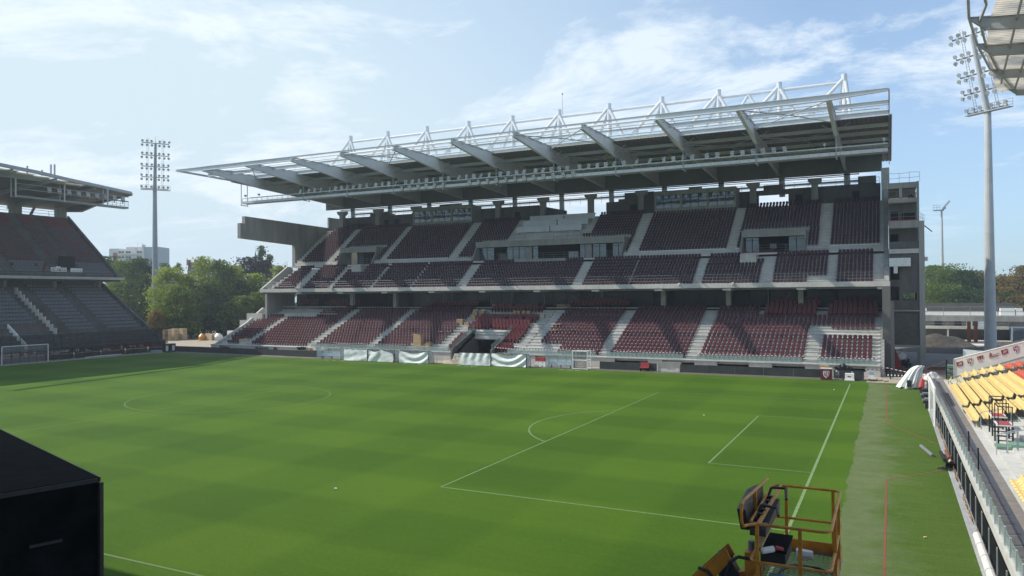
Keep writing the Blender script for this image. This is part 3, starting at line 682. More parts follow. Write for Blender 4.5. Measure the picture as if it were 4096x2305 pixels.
# left end wall: big cantilevered concrete beam with leg
mb = MB()
mb.prism([(79.5, 20.02), (80.6, 20.0), (92.7, 19.52), (92.7, 15.2), (91.0, 15.2), (104.9, 15.2), (104.9, 23.55), (80.55, 24.0), (80.55, 22.6), (79.5, 22.6)] if False else [(79.5, 20.02), (93.2, 19.50), (93.2, 15.2), (104.9, 15.2), (104.9, 23.55), (80.55, 24.0), (80.55, 22.7), (79.5, 22.7)], 0, -99.75, -99.02)
mb.build('end_wall', 'concrete', NS)
MB().prism([(103.5, 23.5), (110, 23.5), (110, 25.8), (103.5, 25.8)], 0, -99.7, -99.3).build('end_wall', 'concrete', NS)
MB().prism([(86.0, 0), (93.3, 0), (93.3, 10.3), (86.0, 10.3)], 0, -99.7, -99.2).build('end_wall', 'concrete', NS)
MB().prism([(84.4, 10.36), (92.6, 10.36), (92.6, 15.25), (91.2, 15.25), (84.4, 10.9)], 0, -99.4, -99.05).build('end_wall', 'concrete_light', NS)
MB().prism([(76.4, 0), (90.5, 0), (90.5, 7.5), (88, 7.5), (84, 4.9), (76.4, 1.25)], 0, -102.5, -102.1).build('end_wall', 'concrete_light', NS)
mb = MB(); mb.box(-105.4, -102.0, 85.3, 85.7, 0, 5.2); mb.box(-103.6, -102.0, 85.3, 85.7, 5.2, 6.5); mb.box(-102.0, -99.7, 85.3, 85.7, 0, 6.5); mb.build('stub_wall', 'concrete_light', NS)
MB().box(-102.0, -84.0, 87.3, 87.6, 5.8, 6.5).build('ledge_wall', 'concrete_light', NS)
# right end wall with notched front edge
mb = MB()
mb.prism([(84.4, 0), (93, 0), (104, 15), (104, 26), (102.2, 26), (102.2, 27.4), (99.6, 27.4), (99.6, 22), (91.8, 16), (91.6, 15.6), (84.4, 10.3)] if False else [(83.5, 0), (106, 0), (106, 26.2), (103.6, 26.2), (91.2, 15.8), (84.6, 11.0), (84.6, 10.3), (83.5, 10.3)], 0, 3.25, 3.75)
mb.build('end_wall', 'concrete', NS)
for k, (y, z) in enumerate(low[:15]): MB().box(2.83, 3.2, y-.0, y+.42, 0 if k == 0 else z-.39, z+.25).build('wall_tooth', 'concrete_light', NS)
MB().box(2.9, 3.95, 101.4, 102.4, 19.2, 27.4).build('end_pier', 'concrete_light', NS)
MB().box(3.0, 3.9, 82.6, 83.49, 0, 10.35).build('end_pier', 'concrete_dark', NS)
for k, (y, z) in enumerate(mid): MB().box(XR+.02, XR+.62, y, y+.68, z-.49, z+.55).build('wall_tooth', 'concrete_light', NS)
# tunnel
mb = MB()
for x0 in (TX0-.3, TX1): mb.prism([(76.3, 0), (84.2, 0), (84.2, 4.35), (83.3, 4.35), (76.3, 1.75)], 0, x0, x0+.3)
each(mb, 'tunnel_side_wall', 'concrete_dark', NS)
MB().prism([(83.0, 2.85), (83.25, 2.85), (83.6, 4.3), (83.35, 4.3)], 0, TX0+.01, TX1-.01).build('tunnel_header', 'concrete_light', NS)
MB().box(TX0, TX1, 83.3, 95, 2.7, 2.84).build('tunnel_ceiling', 'concrete_dark', NS)
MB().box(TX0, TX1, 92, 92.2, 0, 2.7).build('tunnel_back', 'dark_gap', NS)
MB().box(TX0, TX1, 76, 92, -.02, .02).build('tunnel_floor', 'concrete_dark', NS)
for x0 in (TX0-.1, TX1+.1): MB().prism([(76.4, 1.8), (83.2, 4.35), (83.2, 5.1), (76.4, 2.5)], 0, x0, x0+.02).build('glass_panel', 'green_glass', NS)
# ---- roof
BX = [-1.88-9.409*i for i in range(11)]
for i, x in enumerate(BX):
    b = MB(); b.ibeam((x, 68.7, 30.82), (x, 81.0, 30.9), .72, .42, .06, .04, 2.1); b.ibeam((x, 81.0, 30.9), (x, 104.5, 30.0), 2.1, .42, .06, .04, 2.3)
    b.build('roof_beam', 'white_steel', NS)
    # diagonal knee braces
    kb = MB()
    for s in (-1, 1): kb.bar((x+s*.1, 81.2, 29.2), (x+s*1.6, 81.2, 30.2), .08, .08); kb.bar((x+s*.1, 92, 28.6), (x+s*1.4, 92, 29.9), .08, .08)
    each(kb, 'knee_brace', 'grey_steel', NS)
xe = [3.95]+BX+[-102.2]
for a, b in zip(xe[1:], xe[:-1]):
    m_ = MB(); d1 = .72; deep = a > -22 or a < -85
    if deep: m_.ibeam((a+.02, 68.62, 30.82), (b-.02, 68.62, 30.80), .30 if a < -102 else .66, .30, .05, .04, .30 if b > 3.9 else .66)
    else: m_.ibeam((a+.02, 68.62, 30.82), (b-.02, 68.62, 30.82), .20, .16, .03, .03)
    m_.build('edge_beam', 'white_steel', NS)
    if not deep: MB().tube((a+.02, 68.9, 30.35), (b-.02, 68.9, 30.35), .06, None, 8).build('tube_purlin', 'white_steel', NS)
for a, b in zip(xe[1:], xe[:-1]):
    deep = a > -22 or a < -85; MB().ibeam((max(a, -101.6)+.03, 74.6, 30.92), (b-.03, 74.6, 30.92), .52 if deep else .20, .24, .04, .03).build('purlin', 'white_steel', NS)
mb = MB(); mb.tube((-101.6, 77.2, 30.7), (3.0, 77.2, 30.7), .075, None, 8); mb.build('tube_purlin', 'white_steel', NS)
mb = MB(); mb.tube((-95.9, 71.6, 30.5), (-1.8, 71.6, 30.5), .06, None, 8); mb.build('tube_purlin', 'white_steel', NS)
for a, b in zip(xe[1:], xe[:-1]):
    a = max(a, -101.6); MB().ibeam((a+.03, 80.1, 31.0), (b-.03, 80.1, 31.0), .62 if (a > -22 or a < -85) else .24, .28, .05, .035).build('edge_beam', 'white_steel', NS)
for y, z in ((84.2, 30.35), (88.2, 30.25), (92.4, 30.1), (96.6, 29.95), (100.6, 29.85)):
    MB().ibeam((-101.6, y, z), (3.9, y, z), .42, .24, .04, .03).build('purlin', 'white_steel', NS)
# X bracing under two bays each
mb = MB()
for i in (0, 3, 6, 9):
    x0, x1 = BX[i], BX[i]-9.4
    if i < 10: mb.tube((x0, 69.5, 30.4), (x0-4.7, 75, 30.5), .07); mb.tube((x0-4.7, 75, 30.5), (x0-9.2, 80, 30.2), .07); mb.tube((x1, 69.5, 30.4), (x0-4.7, 75, 30.5), .07); mb.tube((x0-4.7, 75, 30.5), (x0-.3, 80, 30.2), .07)
for i in range(10):
    x0 = BX[i]; mb.tube((x0-.4, 81.5, 29.4), (x0-4.7, 88, 30.0), .08); mb.tube((x0-9.0, 81.5, 29.4), (x0-4.7, 88, 30.0), .08); mb.tube((x0-4.7, 88, 30.0), (x0-.4, 96, 29.0), .07)
each(mb, 'wind_bracing', 'grey_steel', NS)
# corrugated sheet: real ribs
mb = MB(); x = -101.7; z0 = 31.02; pts = []
while x < 3.9:
    pts += [(x, 0), (x+.22, 0), (x+.27, -.10), (x+.43, -.10), (x+.48, 0)]; x += .50
def rz(y): return 30.62-(y-80.4)*.028
vs_ = []; fs_ = []; NY = [80.4, 92, 110.5]
for y in NY: vs_ += [(px, y, rz(y)+pz) for px, pz in pts]
n = len(pts)
for j in range(len(NY)-1):
    fs_ += [(j*n+i, j*n+i+1, (j+1)*n+i+1, (j+1)*n+i) for i in range(n-1)]
mb.add(vs_, fs_); mb.build('roof_sheet', 'roof_sheet', NS)
MB().prism([(80.4, 30.66), (110.5, 29.82), (110.5, 30.1), (80.4, 31.02)], 0, -101.7, 3.9).build('roof_deck', 'roof_white', NS)
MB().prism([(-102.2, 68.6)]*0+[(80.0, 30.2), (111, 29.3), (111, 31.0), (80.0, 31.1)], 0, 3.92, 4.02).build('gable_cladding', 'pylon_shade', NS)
mb = MB(); mb.bar((3.97, 68.6, 30.6), (3.97, 80, 30.8), .12, .2); mb.bar((-102.0, 68.7, 30.65), (-101.75, 80, 30.5), .14, .32); mb.bar((-101.78, 80.0, 30.65), (-101.78, 110.5, 29.55), .14, .9); each(mb, 'gable_edge', 'grey_steel', NS)

# walkway rail on the roof's front edge
mb = MB(); mb.box(-101.5, 3.8, 80.6, 80.62, 31.05, 31.35); mb.build('roof_kerb', 'clear_sheet', NS)
rail(NS, (-101.5, 80.9, 31.0), (3.8, 80.9, 31.0), 1.0, 2.35, 1, .02)
# big rear girder and pipes
MB().box(-100.5, 3.0, 103.95, 104.25, 27.35, 30.0).build('rear_girder', 'roof_sheet', NS)
for a in [-97.5+9.4*k for k in range(1, 11)]: MB().box(a-.12, a+.12, 103.75, 103.94, 27.4, 29.9).build('girder_stiffener', 'roof_sheet', NS)
mb = MB(); mb.path([(-96, 103.2, 27.0), (-40, 103.2, 27.1), (0, 103.2, 27.05)], .09); mb.path([(-96, 103.5, 26.8), (-2, 103.5, 26.85)], .06); each(mb, 'service_pipe', 'black', NS)
mb = MB(); mb.tube((-96, 106.6, 26.5), (0, 106.6, 26.5), .16); mb.build('tie_tube', 'white_steel', NS)
# masts and tubular trellis above the roof
mx = [-2.02-9.409*i for i in range(11)]
TOPZ = 41.6
for i, x in enumerate(mx):
    m_ = MB(); m_.tube((x+.25, 107.0, 24.8), (x, 106.6, 42.8), .46, .40, 12); m_.tube((x, 106.6, 42.78), (x, 106.6, 42.86), .42, .42, 12); m_.build('mast', 'white_steel', NS)
for i, x in enumerate(mx):
    if i < 10: MB().tube((x-.25, 106.5, TOPZ+.4), (x-8.2, 106.4, 33.9), .28, None, 10).build('mast_strut', 'white_steel', NS)
    MB().tube((x+.2, 106.4, TOPZ+.1), (x+(4.9 if i else 1.3), 104.8, 33.0), .28, None, 10).build('mast_strut', 'white_steel', NS)
    MB().tube((x-.2, 106.9, TOPZ-.1), (x-(3.8 if i else 1.2), 107.2, 33.2), .22, None, 10).build('mast_strut', 'white_steel', NS)
    if i < 10: MB().tube((x-4.4, 106.9, 31), (x-4.4, 106.9, 38.5), .22, .2, 8).build('short_mast', 'white_steel', NS)
for i in range(10): MB().tube((mx[i]-.3, 106.6, TOPZ), (mx[i+1]+.3, 106.6, TOPZ), .25, None, 10).build('top_chord', 'white_steel', NS)
for i in range(10): MB().tube((mx[i]-.2, 105.6, 39.0), (mx[i+1]+.5, 105.6, 39.0), .24, None, 10).build('middle_chord', 'white_steel', NS)
MB().tube((mx[10]-.2, 106.5, TOPZ+.3), (mx[10]-8.0, 106.4, 34.0), .28, None, 10).build('mast_strut', 'white_steel', NS)
xm = mx[2]+4.7
for s_ in (-1, 1): MB().tube((xm, 106.6, 41.5), (xm+s_*3.2, 106.0, 36.0), .22, None, 10).build('mast_strut', 'white_steel', NS)
MB().tube((mx[5]+.7, 106.5, 42), (mx[5]+.7, 106.5, 45.6), .04, .02).tube((mx[5]+.7, 106.5, 45.5), (mx[5]+.7, 106.5, 45.75), .13).build('lightning_rod', 'galv', NS)
# gantry hanging below the roof
GY, GZ = 81.9, 26.45
mb = MB(); mb.box(-101.0, 3.8, GY-.06, GY+.0, GZ, GZ+.42); mb.build('gantry_fascia', 'white_steel', NS)
mb = MB(); mb.box(-101.0, 3.8, GY, GY+1.3, GZ-.02, GZ+.05); mb.box(-101.0, 3.8, GY+1.3, GY+1.36, GZ-.02, GZ+.35); mb.build('gantry_floor', 'grey_steel', NS)
mb = MB(); mb.tube((-101.3, GY-.1, GZ+.95), (3.8, GY-.1, GZ+.95), .085, None, 8); mb.build('gantry_tube', 'white_steel', NS)
mb = MB()
for k in range(88): x = -101+k*1.2; mb.box(x-.02, x+.02, GY-.075, GY-.035+.0, GZ+.02, GZ+.9) if x < 3.7 else None
mb.build('gantry_posts', 'grey_steel', NS)
rail(NS, (-100.9, GY+1.3, GZ), (3.7, GY+1.3, GZ), 1.25, 1.6, 3, .018)
for x in [-101.2]+BX[:10]+[]:
    zt = 28.9 if x > -97 else 30.1
    for dy_ in (0.0, 1.45):
        MB().tube((x, GY-.1+dy_, GZ-.25), (x, GY-.1+dy_, zt), .07, None, 6).build('gantry_hanger', 'grey_steel', NS)
    MB().box(x-.07, x+.07, GY-.2, GY+1.5, GZ-.32, GZ-.2).build('gantry_bracket', 'grey_steel', NS)
def fl_t():
    t = MB()
    for j in range(3): t.box(-.27, .27, -.10+.05*j, -.02+.05*j, -.38+.24*j, -.20+.24*j, 0); t.box(-.29, .29, -.02+.05*j, .05+.05*j, -.40+.24*j, -.18+.24*j, 1)
    t.box(-.05, .05, .05, .12, -.6, .4, 1); return t
flm = fl_t().mesh('gantry_floodlight', ['white_steel', 'black_panel'])
x = -87.5
while x < -7:
    o = inst('gantry_floodlight', flm, NS, (x, GY+.25, GZ+1.45), (R(random.choice((-12, 0, 8))), R(random.uniform(-18, 18)), R(random.uniform(-35, 35)))); x += random.choice((1.25, 1.3, 1.4, 1.9))
for a, b in ((-66, -58), (-53.5, -36)):
    x = a
    while x < b: inst('gantry_floodlight', flm, NS, (x, GY-.25, GZ+.45), (R(15), R(random.uniform(-30, 30)), R(random.uniform(-30, 30)))); x += 1.55
for x in (-100.6, -97.3, -3.2, 3.4): MB().box(x-.12, x+.12, GY+.1, GY+.5, GZ+1.35, GZ+1.65).tube((x, GY+.3, GZ+1.0), (x, GY+.3, GZ+1.4), .03).build('gantry_spotlight', 'white_steel', NS)
for (x, y, z) in ((-82.5, 84.2, 10.7), (-22.0, 84.2, 10.75), (-14.8, 84.2, 10.75)): MB().box(x-.14, x+.14, y-.1, y+.14, z, z+.35).box(x-.05, x+.05, y-.22, y-.1, z+.1, z+.22).build('wall_lamp', 'white_steel', NS)

# ------------------------------------------------------------------ along the front of the new stand
def board(x0, x1, y, h, mt, label, cat='advertising board', z0=0.0, split=True, th=.08):
    t = thing('perimeter_board', ((x0+x1)/2, y, z0), label, cat, 'boards round the pitch')
    n = max(1, round((x1-x0)/3.0))
    for i in range(n): MB().box(x0+(x1-x0)*i/n+.01, x0+(x1-x0)*(i+1)/n-.01, y, y+th, z0+.04, z0+h+random.uniform(-.012, .012)).build('board_panel', mt, t)
    return t
board(-110.9, -83.5, 74.0, 1.0, 'black_panel', 'long black perimeter board in shade at the far left corner of the pitch')
board(-83.3, -75.4, 73.7, 1.0, 'black_panel', 'black perimeter board just left of the clear curved shelter')
board(-70.3, -69.2, 73.7, 1.0, 'black_panel', 'short black board between the clear shelter and the first sheeted dugout')
board(-29.6, -22.1, 73.2, 1.0, 'black_panel', 'black perimeter board right of the white metal cage')
board(-19.2, -2.9, 73.2, 1.0, 'black_panel', 'longest sunlit black board running to the maroon crest box')
board(-1.9, -.1, 73.25, 1.0, 'black_panel', 'black board right of the maroon crest box')
board(.1, 1.2, 73.3, 1.0, 'black_panel', 'last small black board at the right end of the row')
mb = MB(); mb.prism([(-22.0, .0), (-19.3, .0), (-19.3, .35), (-19.7, .5), (-19.9, .30), (-20.6, .2), (-21.0, .34), (-22.0, .36)], 1, 73.35, 73.5); mb.build('broken_concrete', 'concrete_light', label='broken pale concrete edge in the gap between two black boards', cat='rubble')
MB().box(-22.1, -19.2, 73.6, 73.9, 0, 1.15).build('concrete_block', 'concrete', label='grey concrete wall block behind the gap in the black boards', cat='concrete block')
c = thing('crest_box', (-2.5, 71.6, 0), 'square maroon box with the club crest on its front', 'box'); MB().box(-3.1, -1.95, 71.3, 72.0, 0, 1.22).build('box_body', 'maroon', c); MB().box(-3.12, -1.93, 71.28, 72.02, 1.221, 1.30).build('box_lid', 'board_cream', c); crest(c, (-2.52, 71.28, .64), (1, 0, 0), (0, 0, 1), .74)
def carton(x, y, z, w_, d, h, rz, label, mt='cardboard', name='cardboard_box', grp=None, open_=False):
    t = thing(name, (x, y, z), label, 'box', grp); b = MB(); b.box(x-w_/2, x+w_/2, y-d/2, y+d/2, z, z+h-.012); b.build('carton', mt, t)
    MB().box(x-w_/2-.004, x+w_/2+.004, y-.035, y+.035, z+h-.0118, z+h-.005).build('packing_tape', 'cardboard_pale', t)
    if open_:
        for s in (-1, 1): MB().add([(x+s*w_/2, y-d/2, z+h), (x+s*w_/2, y+d/2, z+h), (x+s*(w_/2+.18), y+d/2, z+h+.06), (x+s*(w_/2+.18), y-d/2, z+h+.06)], [(0, 1, 2, 3)]).build('flap', 'cardboard_pale', t)
    t.rotation_euler = (0, 0, 0); return t
def on(k, rows=low): return rows[k][1]
# big stack at the left block
for i, lab in enumerate(('bottom', 'middle', 'top')): carton(-60.9, 78.5, on(1)+.64*i, 1.35, .7, .63, 0, f'{lab} carton of the tall stack of three left of the tunnel', open_=(i == 2))
carton(-59.7, 77.6, on(0), 1.0, .7, .6, 0, 'closed carton on the front step right of the tall stack', 'cardboard_pale')
carton(-58.5, 77.7, on(0), .9, .6, .55, 0, 'pale carton with raised flaps at the end of the front step', 'cardboard_pale', open_=True)
carton(-58.9, 78.4, on(1)+.0, .8, .55, .75, 0, 'upright carton just behind the two on the front step', 'cardboard')
carton(-57.3, 85.2, on(9), 1.1, .7, .95, 0, 'tall carton standing among the seats up from the tall stack')
carton(-56.1, 85.2, on(9), .8, .6, .5, 0, 'low carton beside the aisle next to the taller one', 'cardboard')
carton(-55.9, 87.0, on(11), .8, .6, .75, 0, 'carton highest up beside the aisle left of the tunnel')
mbx = MB()
for x, y, z in ((-59.2, 82.0, on(5)+.62), (-57.8, 82.2, on(5)+.66), (-40.6, 87.6, on(12)+.7), (-40.2, 84.2, on(8)+.75), (-40.1, 82.5, on(6)+.7)):
    MB().add([(x-.6, y-.35, z), (x+.6, y-.3, z+.05), (x+.55, y+.35, z+.1), (x-.5, y+.3, z+.02)], [(0, 1, 2, 3)]).build('flat_cardboard', 'cardboard_pale', label={-59.2: 'left flattened carton lying over seats below the tall carton', -57.8: 'right flattened carton lying over seats by the aisle', -40.6: 'flattened carton over the top seats right of the tunnel aisle', -40.2: 'upper of two flattened cartons beside the aisle right of the tunnel', -40.1: 'lower of two flattened cartons beside the aisle right of the tunnel'}[x], cat='cardboard')
# row of cartons above the tunnel
yk = low[12][0]+.45; zk = low[12][1]
bx = [(-56.0, .85, 1), (-54.7, .85, 1), (-53.1, .5, 2), (-52.1, .55, 2), (-51.2, .5, 2), (-50.4, .6, 2), (-48.9, .6, 1), (-48.2, .6, 1), (-47.3, .6, 1), (-46.5, .6, 1), (-45.7, .62, 0), (-45.0, .6, 0), (-44.2, .75, 0)]
nm = ['pair of stacked cartons at the left end of the row above the tunnel', 'second stacked pair in the row above the tunnel', 'low open carton with white wrap, third in the row above the tunnel', 'low carton fourth from the left above the tunnel', 'low carton fifth from the left above the tunnel', 'low carton with a bulge of white wrap in the row above the tunnel', 'first of four brown stacked cartons in the middle right of the row', 'second of four brown stacked cartons in the middle right of the row', 'third of four brown stacked cartons in the middle right of the row', 'fourth of four brown stacked cartons in the middle right of the row', 'low carton under a single brown one towards the right end', 'low carton third from the right end of the row above the tunnel', 'open carton at the right end of the row above the tunnel']
for (x, w_, s), l in zip(bx, nm):
    t = thing('cardboard_box', (x, yk, zk), l, 'box', 'cartons in a row above the tunnel'); hh = .55
    MB().box(x-w_/2, x+w_/2, yk-.3, yk+.3, zk, zk+hh).build('carton', 'cardboard' if s == 1 else 'cardboard_pale', t)
    if s == 1: MB().box(x-w_/2+.03, x+w_/2-.02, yk-.28, yk+.27, zk+hh+.01, zk+2*hh).build('upper_carton', 'cardboard', t)
    MB().box(x-.12, x+.1, yk-.305, yk-.301, zk+.2, zk+.34).build('shipping_label', 'white_paint', t)
    if s == 2 or x < -54.5:
        zb = zk+hh*(2 if s == 1 else 1)+.005; m_ = MB()
        for j in range(7): a = (x+random.uniform(-.3, .3), yk+random.uniform(-.25, .2), zb+random.uniform(0, .12)); m_.tube(a, (a[0]+random.uniform(-.2, .2), a[1]+.1, a[2]+random.uniform(.0, .12)), .12, .06, 5)
        m_.build('wrap', 'plastic_wrap', t)
for x in (-54.8, -43.2, -42.3, -41.6): carton(x, 92.4, 7.61, .9, .6, .5, 0, {-54.8: 'lone carton on the upper deck above the left of the tunnel', -43.2: 'left carton of three in shade on the upper deck', -42.3: 'middle carton of three in shade on the upper deck', -41.6: 'right carton of three in shade on the upper deck'}[x])
carton(-97.0, 78.4, on(1), 2.0, .6, .5, 0, 'long low crate on the bottom rows at the far left of the stand', 'cardboard_pale')
carton(-86.5, 88.6, on(13), 2.2, .5, .4, 0, 'long low packing crate on the ledge in the upper left of the lower tier', 'cardboard_pale')
# dugouts
def folds(x0, x1, y, z0, z1, mode):
    m_ = MB(); nx, nz = 44, 18; V = []
    for j in range(nz+1):
        for i in range(nx+1):
            u, v = i/nx, j/nz; x = x0+(x1-x0)*u; top = z1
            if mode == 1: top = z1-.05*abs(math.sin(u*math.pi*4)); d = .035*math.sin(u*21+v*3)*v+.06*math.sin((v-u*.5)*8)*(1-v)
            elif mode == 2: top = z1-.30*math.sin(min(u*2, 1)*math.pi)*1.0-.55*max(0, u-.55)/.45; d = .085*math.sin(abs(u-.48)*11+v*4)
            elif mode == 3: top = z1-.34*math.sin(u*math.pi)+.0; d = .085*math.sin((v-2.6*(u-.5)**2)*9)*(1-.3*v)
            elif mode == 4: top = z1-.04; d = .065*math.sin(u*26+math.sin(v*4))*(.35+.65*v)
            else: top = z1-.20*math.sin(u*math.pi)**2; d = .085*math.sin((v*1.1-2.4*(u-.42)**2)*10)
            d += .012*math.sin(u*43+v*21)+.006*math.sin(u*17-v*13)
            V.append((x, y+d-(1-v)*.05, z0+(top-z0)*v))
    F = [(j*(nx+1)+i, j*(nx+1)+i+1, (j+1)*(nx+1)+i+1, (j+1)*(nx+1)+i) for j in range(nz) for i in range(nx)]
    m_.add(V, F); return m_
def dugout(x0, x1, y, mode, lab, labs, h=1.8, seats_=False):
    t = thing('dugout', ((x0+x1)/2, y+.7, 0), lab, 'dugout', 'dugouts with black frames along the touchline')
    m_ = MB(); n = 5
    prof = [(y+.02, .0), (y+.02, h-.02), (y+.5, h-.05), (y+.95, h-.3), (y+1.25, h-.8), (y+1.35, 0)]
    for i in range(n):
        x = x0+(x1-x0)*i/(n-1)
        pts = [(x, a, b) for a, b in (prof if i in (0, n-1) else prof[1:])]
        m_.path(pts, .03, 5)
    for a, b in ((y+.02, h-.02), (y+1.25, h-.8), (y+1.35, .05)): m_.tube((x0, a, b), (x1, a, b), .028, None, 5)
    m_.build('frame', 'black', t)
    s = MB()
    for (a0, b0), (a1, b1) in zip(prof[1:-1], prof[2:]): s.quad((x0, a0, b0), (x1, a0, b0), (x1, a1, b1), (x0, a1, b1))
    s.build('canopy', 'clear_sheet', t)
    for x in (x0+.001, x1-.001): MB().prism([(a, b) for a, b in prof], 0, x-.004, x+.004).build('side_panel', 'clear_sheet', t)
    n = int((x1-x0)/.6)
    for i in range(n): x = x0+.35+i*(x1-x0-.7)/(n-1); m2 = MB(); m2.box(x-.22, x+.22, y+.95, y+1.05, .45, 1.15); m2.box(x-.22, x+.22, y+.55, y+.95, .40, .48); m2.box(x-.05, x+.05, y+.7, y+.8, 0, .4); m2.build('bench_seat', 'vip_seat', t)
    folds(x0-.02, x1+(.0 if mode != 2 else -.2), y-.14, .06, h-.06, mode).build('sheet', 'tarp', loc=((x0+x1)/2, y-.1, 0), label=labs, cat='sheet', group='white sheets hung over the dugouts', smooth=True)
dugout(-69.0, -64.75, 71.0, 1, 'black-framed dugout at the left end of the covered row', 'straight white sheet hanging over the leftmost framed dugout')
dugout(-64.6, -60.0, 71.1, 2, 'second framed dugout, its right end and seats showing', 'white sheet slipping down at its right corner')
dugout(-59.2, -54.3, 71.2, 3, 'third framed dugout left of the gravel heap', 'white sheet sagging in a deep curve left of the gravel heap')
dugout(-49.3, -44.5, 71.4, 4, 'framed dugout in front of the tunnel mouth', 'white sheet with many upright folds in front of the tunnel')
dugout(-44.3, -39.2, 71.5, 5, 'framed dugout right of the tunnel mouth', 'white sheet with long curved folds right of the tunnel')
def shelter(x0, x1, y, lab):
    t = thing('shelter', ((x0+x1)/2, y, 0), lab, 'shelter'); prof = [(y, 1.75), (y+.35, 1.78), (y+.75, 1.62), (y+1.0, 1.2), (y+1.05, .1)]
    m_ = MB()
    for i in range(4): x = x0+(x1-x0)*i/3; m_.path([(x, a, b) for a, b in prof], .03, 5)
    for x in (x0, x1): m_.bar((x, y, 0), (x, y, 1.75), .05, .05)
    m_.tube((x0, y, 1.75), (x1, y, 1.75), .035); m_.build('frame', 'galv', t)
    s = MB()
    for (a0, b0), (a1, b1) in zip(prof[:-1], prof[1:]): s.quad((x0, a0, b0), (x1, a0, b0), (x1, a1, b1), (x0, a1, b1))
    s.build('curved_panel', 'clear_sheet', t)
    for x in (x0+.01, x1-.01): MB().prism([(y+.1, .1)]+prof, 0, x-.004, x+.004).build('side_panel', 'clear_sheet', t)
    m2 = MB(); m2.box(x0+.1, x1-.1, y+.55, y+.9, .42, .47); m2.box(x0+.1, x1-.1, y+.93, y+.97, .47, .8); m2.build('bench', 'pale_blue', t)
    for x in (x0+.5, (x0+x1)/2, x1-.5): MB().box(x-.03, x+.03, y+.6, y+.85, 0, .419).build('leg', 'galv', t)
shelter(-75.2, -70.6, 72.0, 'pale curved plastic shelter with a bench left of the white sheets')
shelter(-36.6, -32.9, 71.9, 'pale curved plastic shelter with a bench right of the white sheets')
t = thing('cage', (-31.7, 72.2, 0), 'white open metal frame cage right of the pale curved shelter', 'cage'); m_ = MB()
for x in (-32.7, -30.7):
    for y in (71.7, 72.9): m_.tube((x, y, 0), (x, y, 2.35), .05)
for z in (2.35, 1.2, .1):
    for y in (71.7, 72.9): m_.tube((-32.7, y, z), (-30.7, y, z), .04)
    for x in (-32.7, -30.7): m_.tube((x, 71.7, z), (x, 72.9, z), .04)
m_.build('frame', 'white_paint', t); MB().box(-32.65, -30.75, 71.9, 71.92, .1, 2.3).build('mesh_panel', 'net', t)
for x in (-32.3, -31.2): MB().box(x-.03, x+.03, 72, 72.1, 0, .8).build('inner_leg', 'white_paint', t)
t = thing('bench_chair', (-23.6, 72.6, 0), 'small maroon padded bench standing against a black board', 'bench'); MB().box(-24.1, -23.0, 72.5, 73.05, .42, .52).build('seat', 'red_top', t); MB().box(-24.1, -23.0, 72.95, 73.1, .53, 1.1).build('backrest', 'red_top', t)
for x in (-24.0, -23.1): MB().box(x-.03, x+.03, 72.55, 72.95, 0, .419).build('leg', 'black', t)
t = thing('equipment_heap', (-38.0, 73.2, 0), 'heap of white tubs and a red machine behind the open dugout', 'equipment')
for x in (-38.5, -37.9, -37.3): MB().tube((x, 73.0, .3), (x, 73.25, .3), .28, .28, 10).build('white_roll', 'white_paint', t)
MB().box(-38.9, -37.4, 73.6, 74.3, .7, 1.15).build('red_case', 'red_steel', t); m_ = MB()
for x in (-37.8, -36.9): m_.tube((x, 73.4, 0), (x+.15, 73.6, 1.5), .03)
m_.tube((-37.7, 73.6, 1.45), (-36.8, 73.6, 1.45), .03); m_.build('stand_frame', 'galv', t)
for i, (x, rr) in enumerate(((-79.2, .9), (-77.6, 1.0), (-81.8, .8))): 
    m_ = MB()
    for j in range(12): a = random.uniform(-rr, rr); m_.box(x+a-.3, x+a+.3, 75.3+.1*j, 75.5+.1*j, .9+random.random()*.25, 1.2+random.random()*.25)
    m_.build('material_pile', ['cardboard', 'plastic_wrap', 'black'][i], label=['pile of boards behind the left black perimeter boards', 'pale bundles left of the clear curved shelter', 'dark pile of material behind the left black board'][i], cat='pile')
# gravel heap before the tunnel and loose slab
def heap(name, cx, cy, rx, ry, h, mt, seed, label=None, cat='heap', n=34, z0=0):
    rs = np.random.default_rng(seed); m_ = MB(); V = []; 
    for j in range(n+1):
        for i in range(n+1):
            u, v = i/n*2-1, j/n*2-1; rr = math.hypot(u, v); z = max(0, 1-rr)**.8*h*(1+.35*math.sin(u*5+seed)*math.cos(v*4+seed))+rs.uniform(-.04, .04)*(1 if rr < .95 else 0)
            V.append((cx+u*rx, cy+v*ry, z0+z-(.05 if rr > .93 else 0)))
    m_.add(V, [(j*(n+1)+i, j*(n+1)+i+1, (j+1)*(n+1)+i+1, (j+1)*(n+1)+i) for j in range(n) for i in range(n)])
    return m_.build(name, mt, label=label, cat=cat, loc=(cx, cy, z0), smooth=False)
heap('gravel_heap', -51.3, 73.9, 2.9, 1.7, .75, 'gravel', 3, 'low heap of pale gravel in front of the tunnel')
sheet('gravel_strip', -56.5, -49, 72.2, 76.4, .012, 'gravel'); sheet('gravel_strip', -112, -84, 74.9, 84, .0, 'gravel'); sheet('gravel_strip', 1.5, 11, 70.9, 82, .002, 'gravel')
m_ = MB(); m_.prism([(-53.2, 0), (-52.2, 0), (-51.9, 1.15), (-52.7, 1.2)], 1, 75.6, 75.7); m_.build('loose_slab', 'concrete_light', label='pale slab leaning against the wall beside the tunnel', cat='slab')
t = thing('trestle', (-50.1, 72.3, 0), 'thin metal trestle left of the dugout before the tunnel', 'trestle'); m_ = MB()
for x in (-50.7, -49.8): m_.tube((x, 72.0, 0), (x+.1, 72.3, 1.15), .025); m_.tube((x, 72.7, 0), (x+.1, 72.3, 1.15), .025)
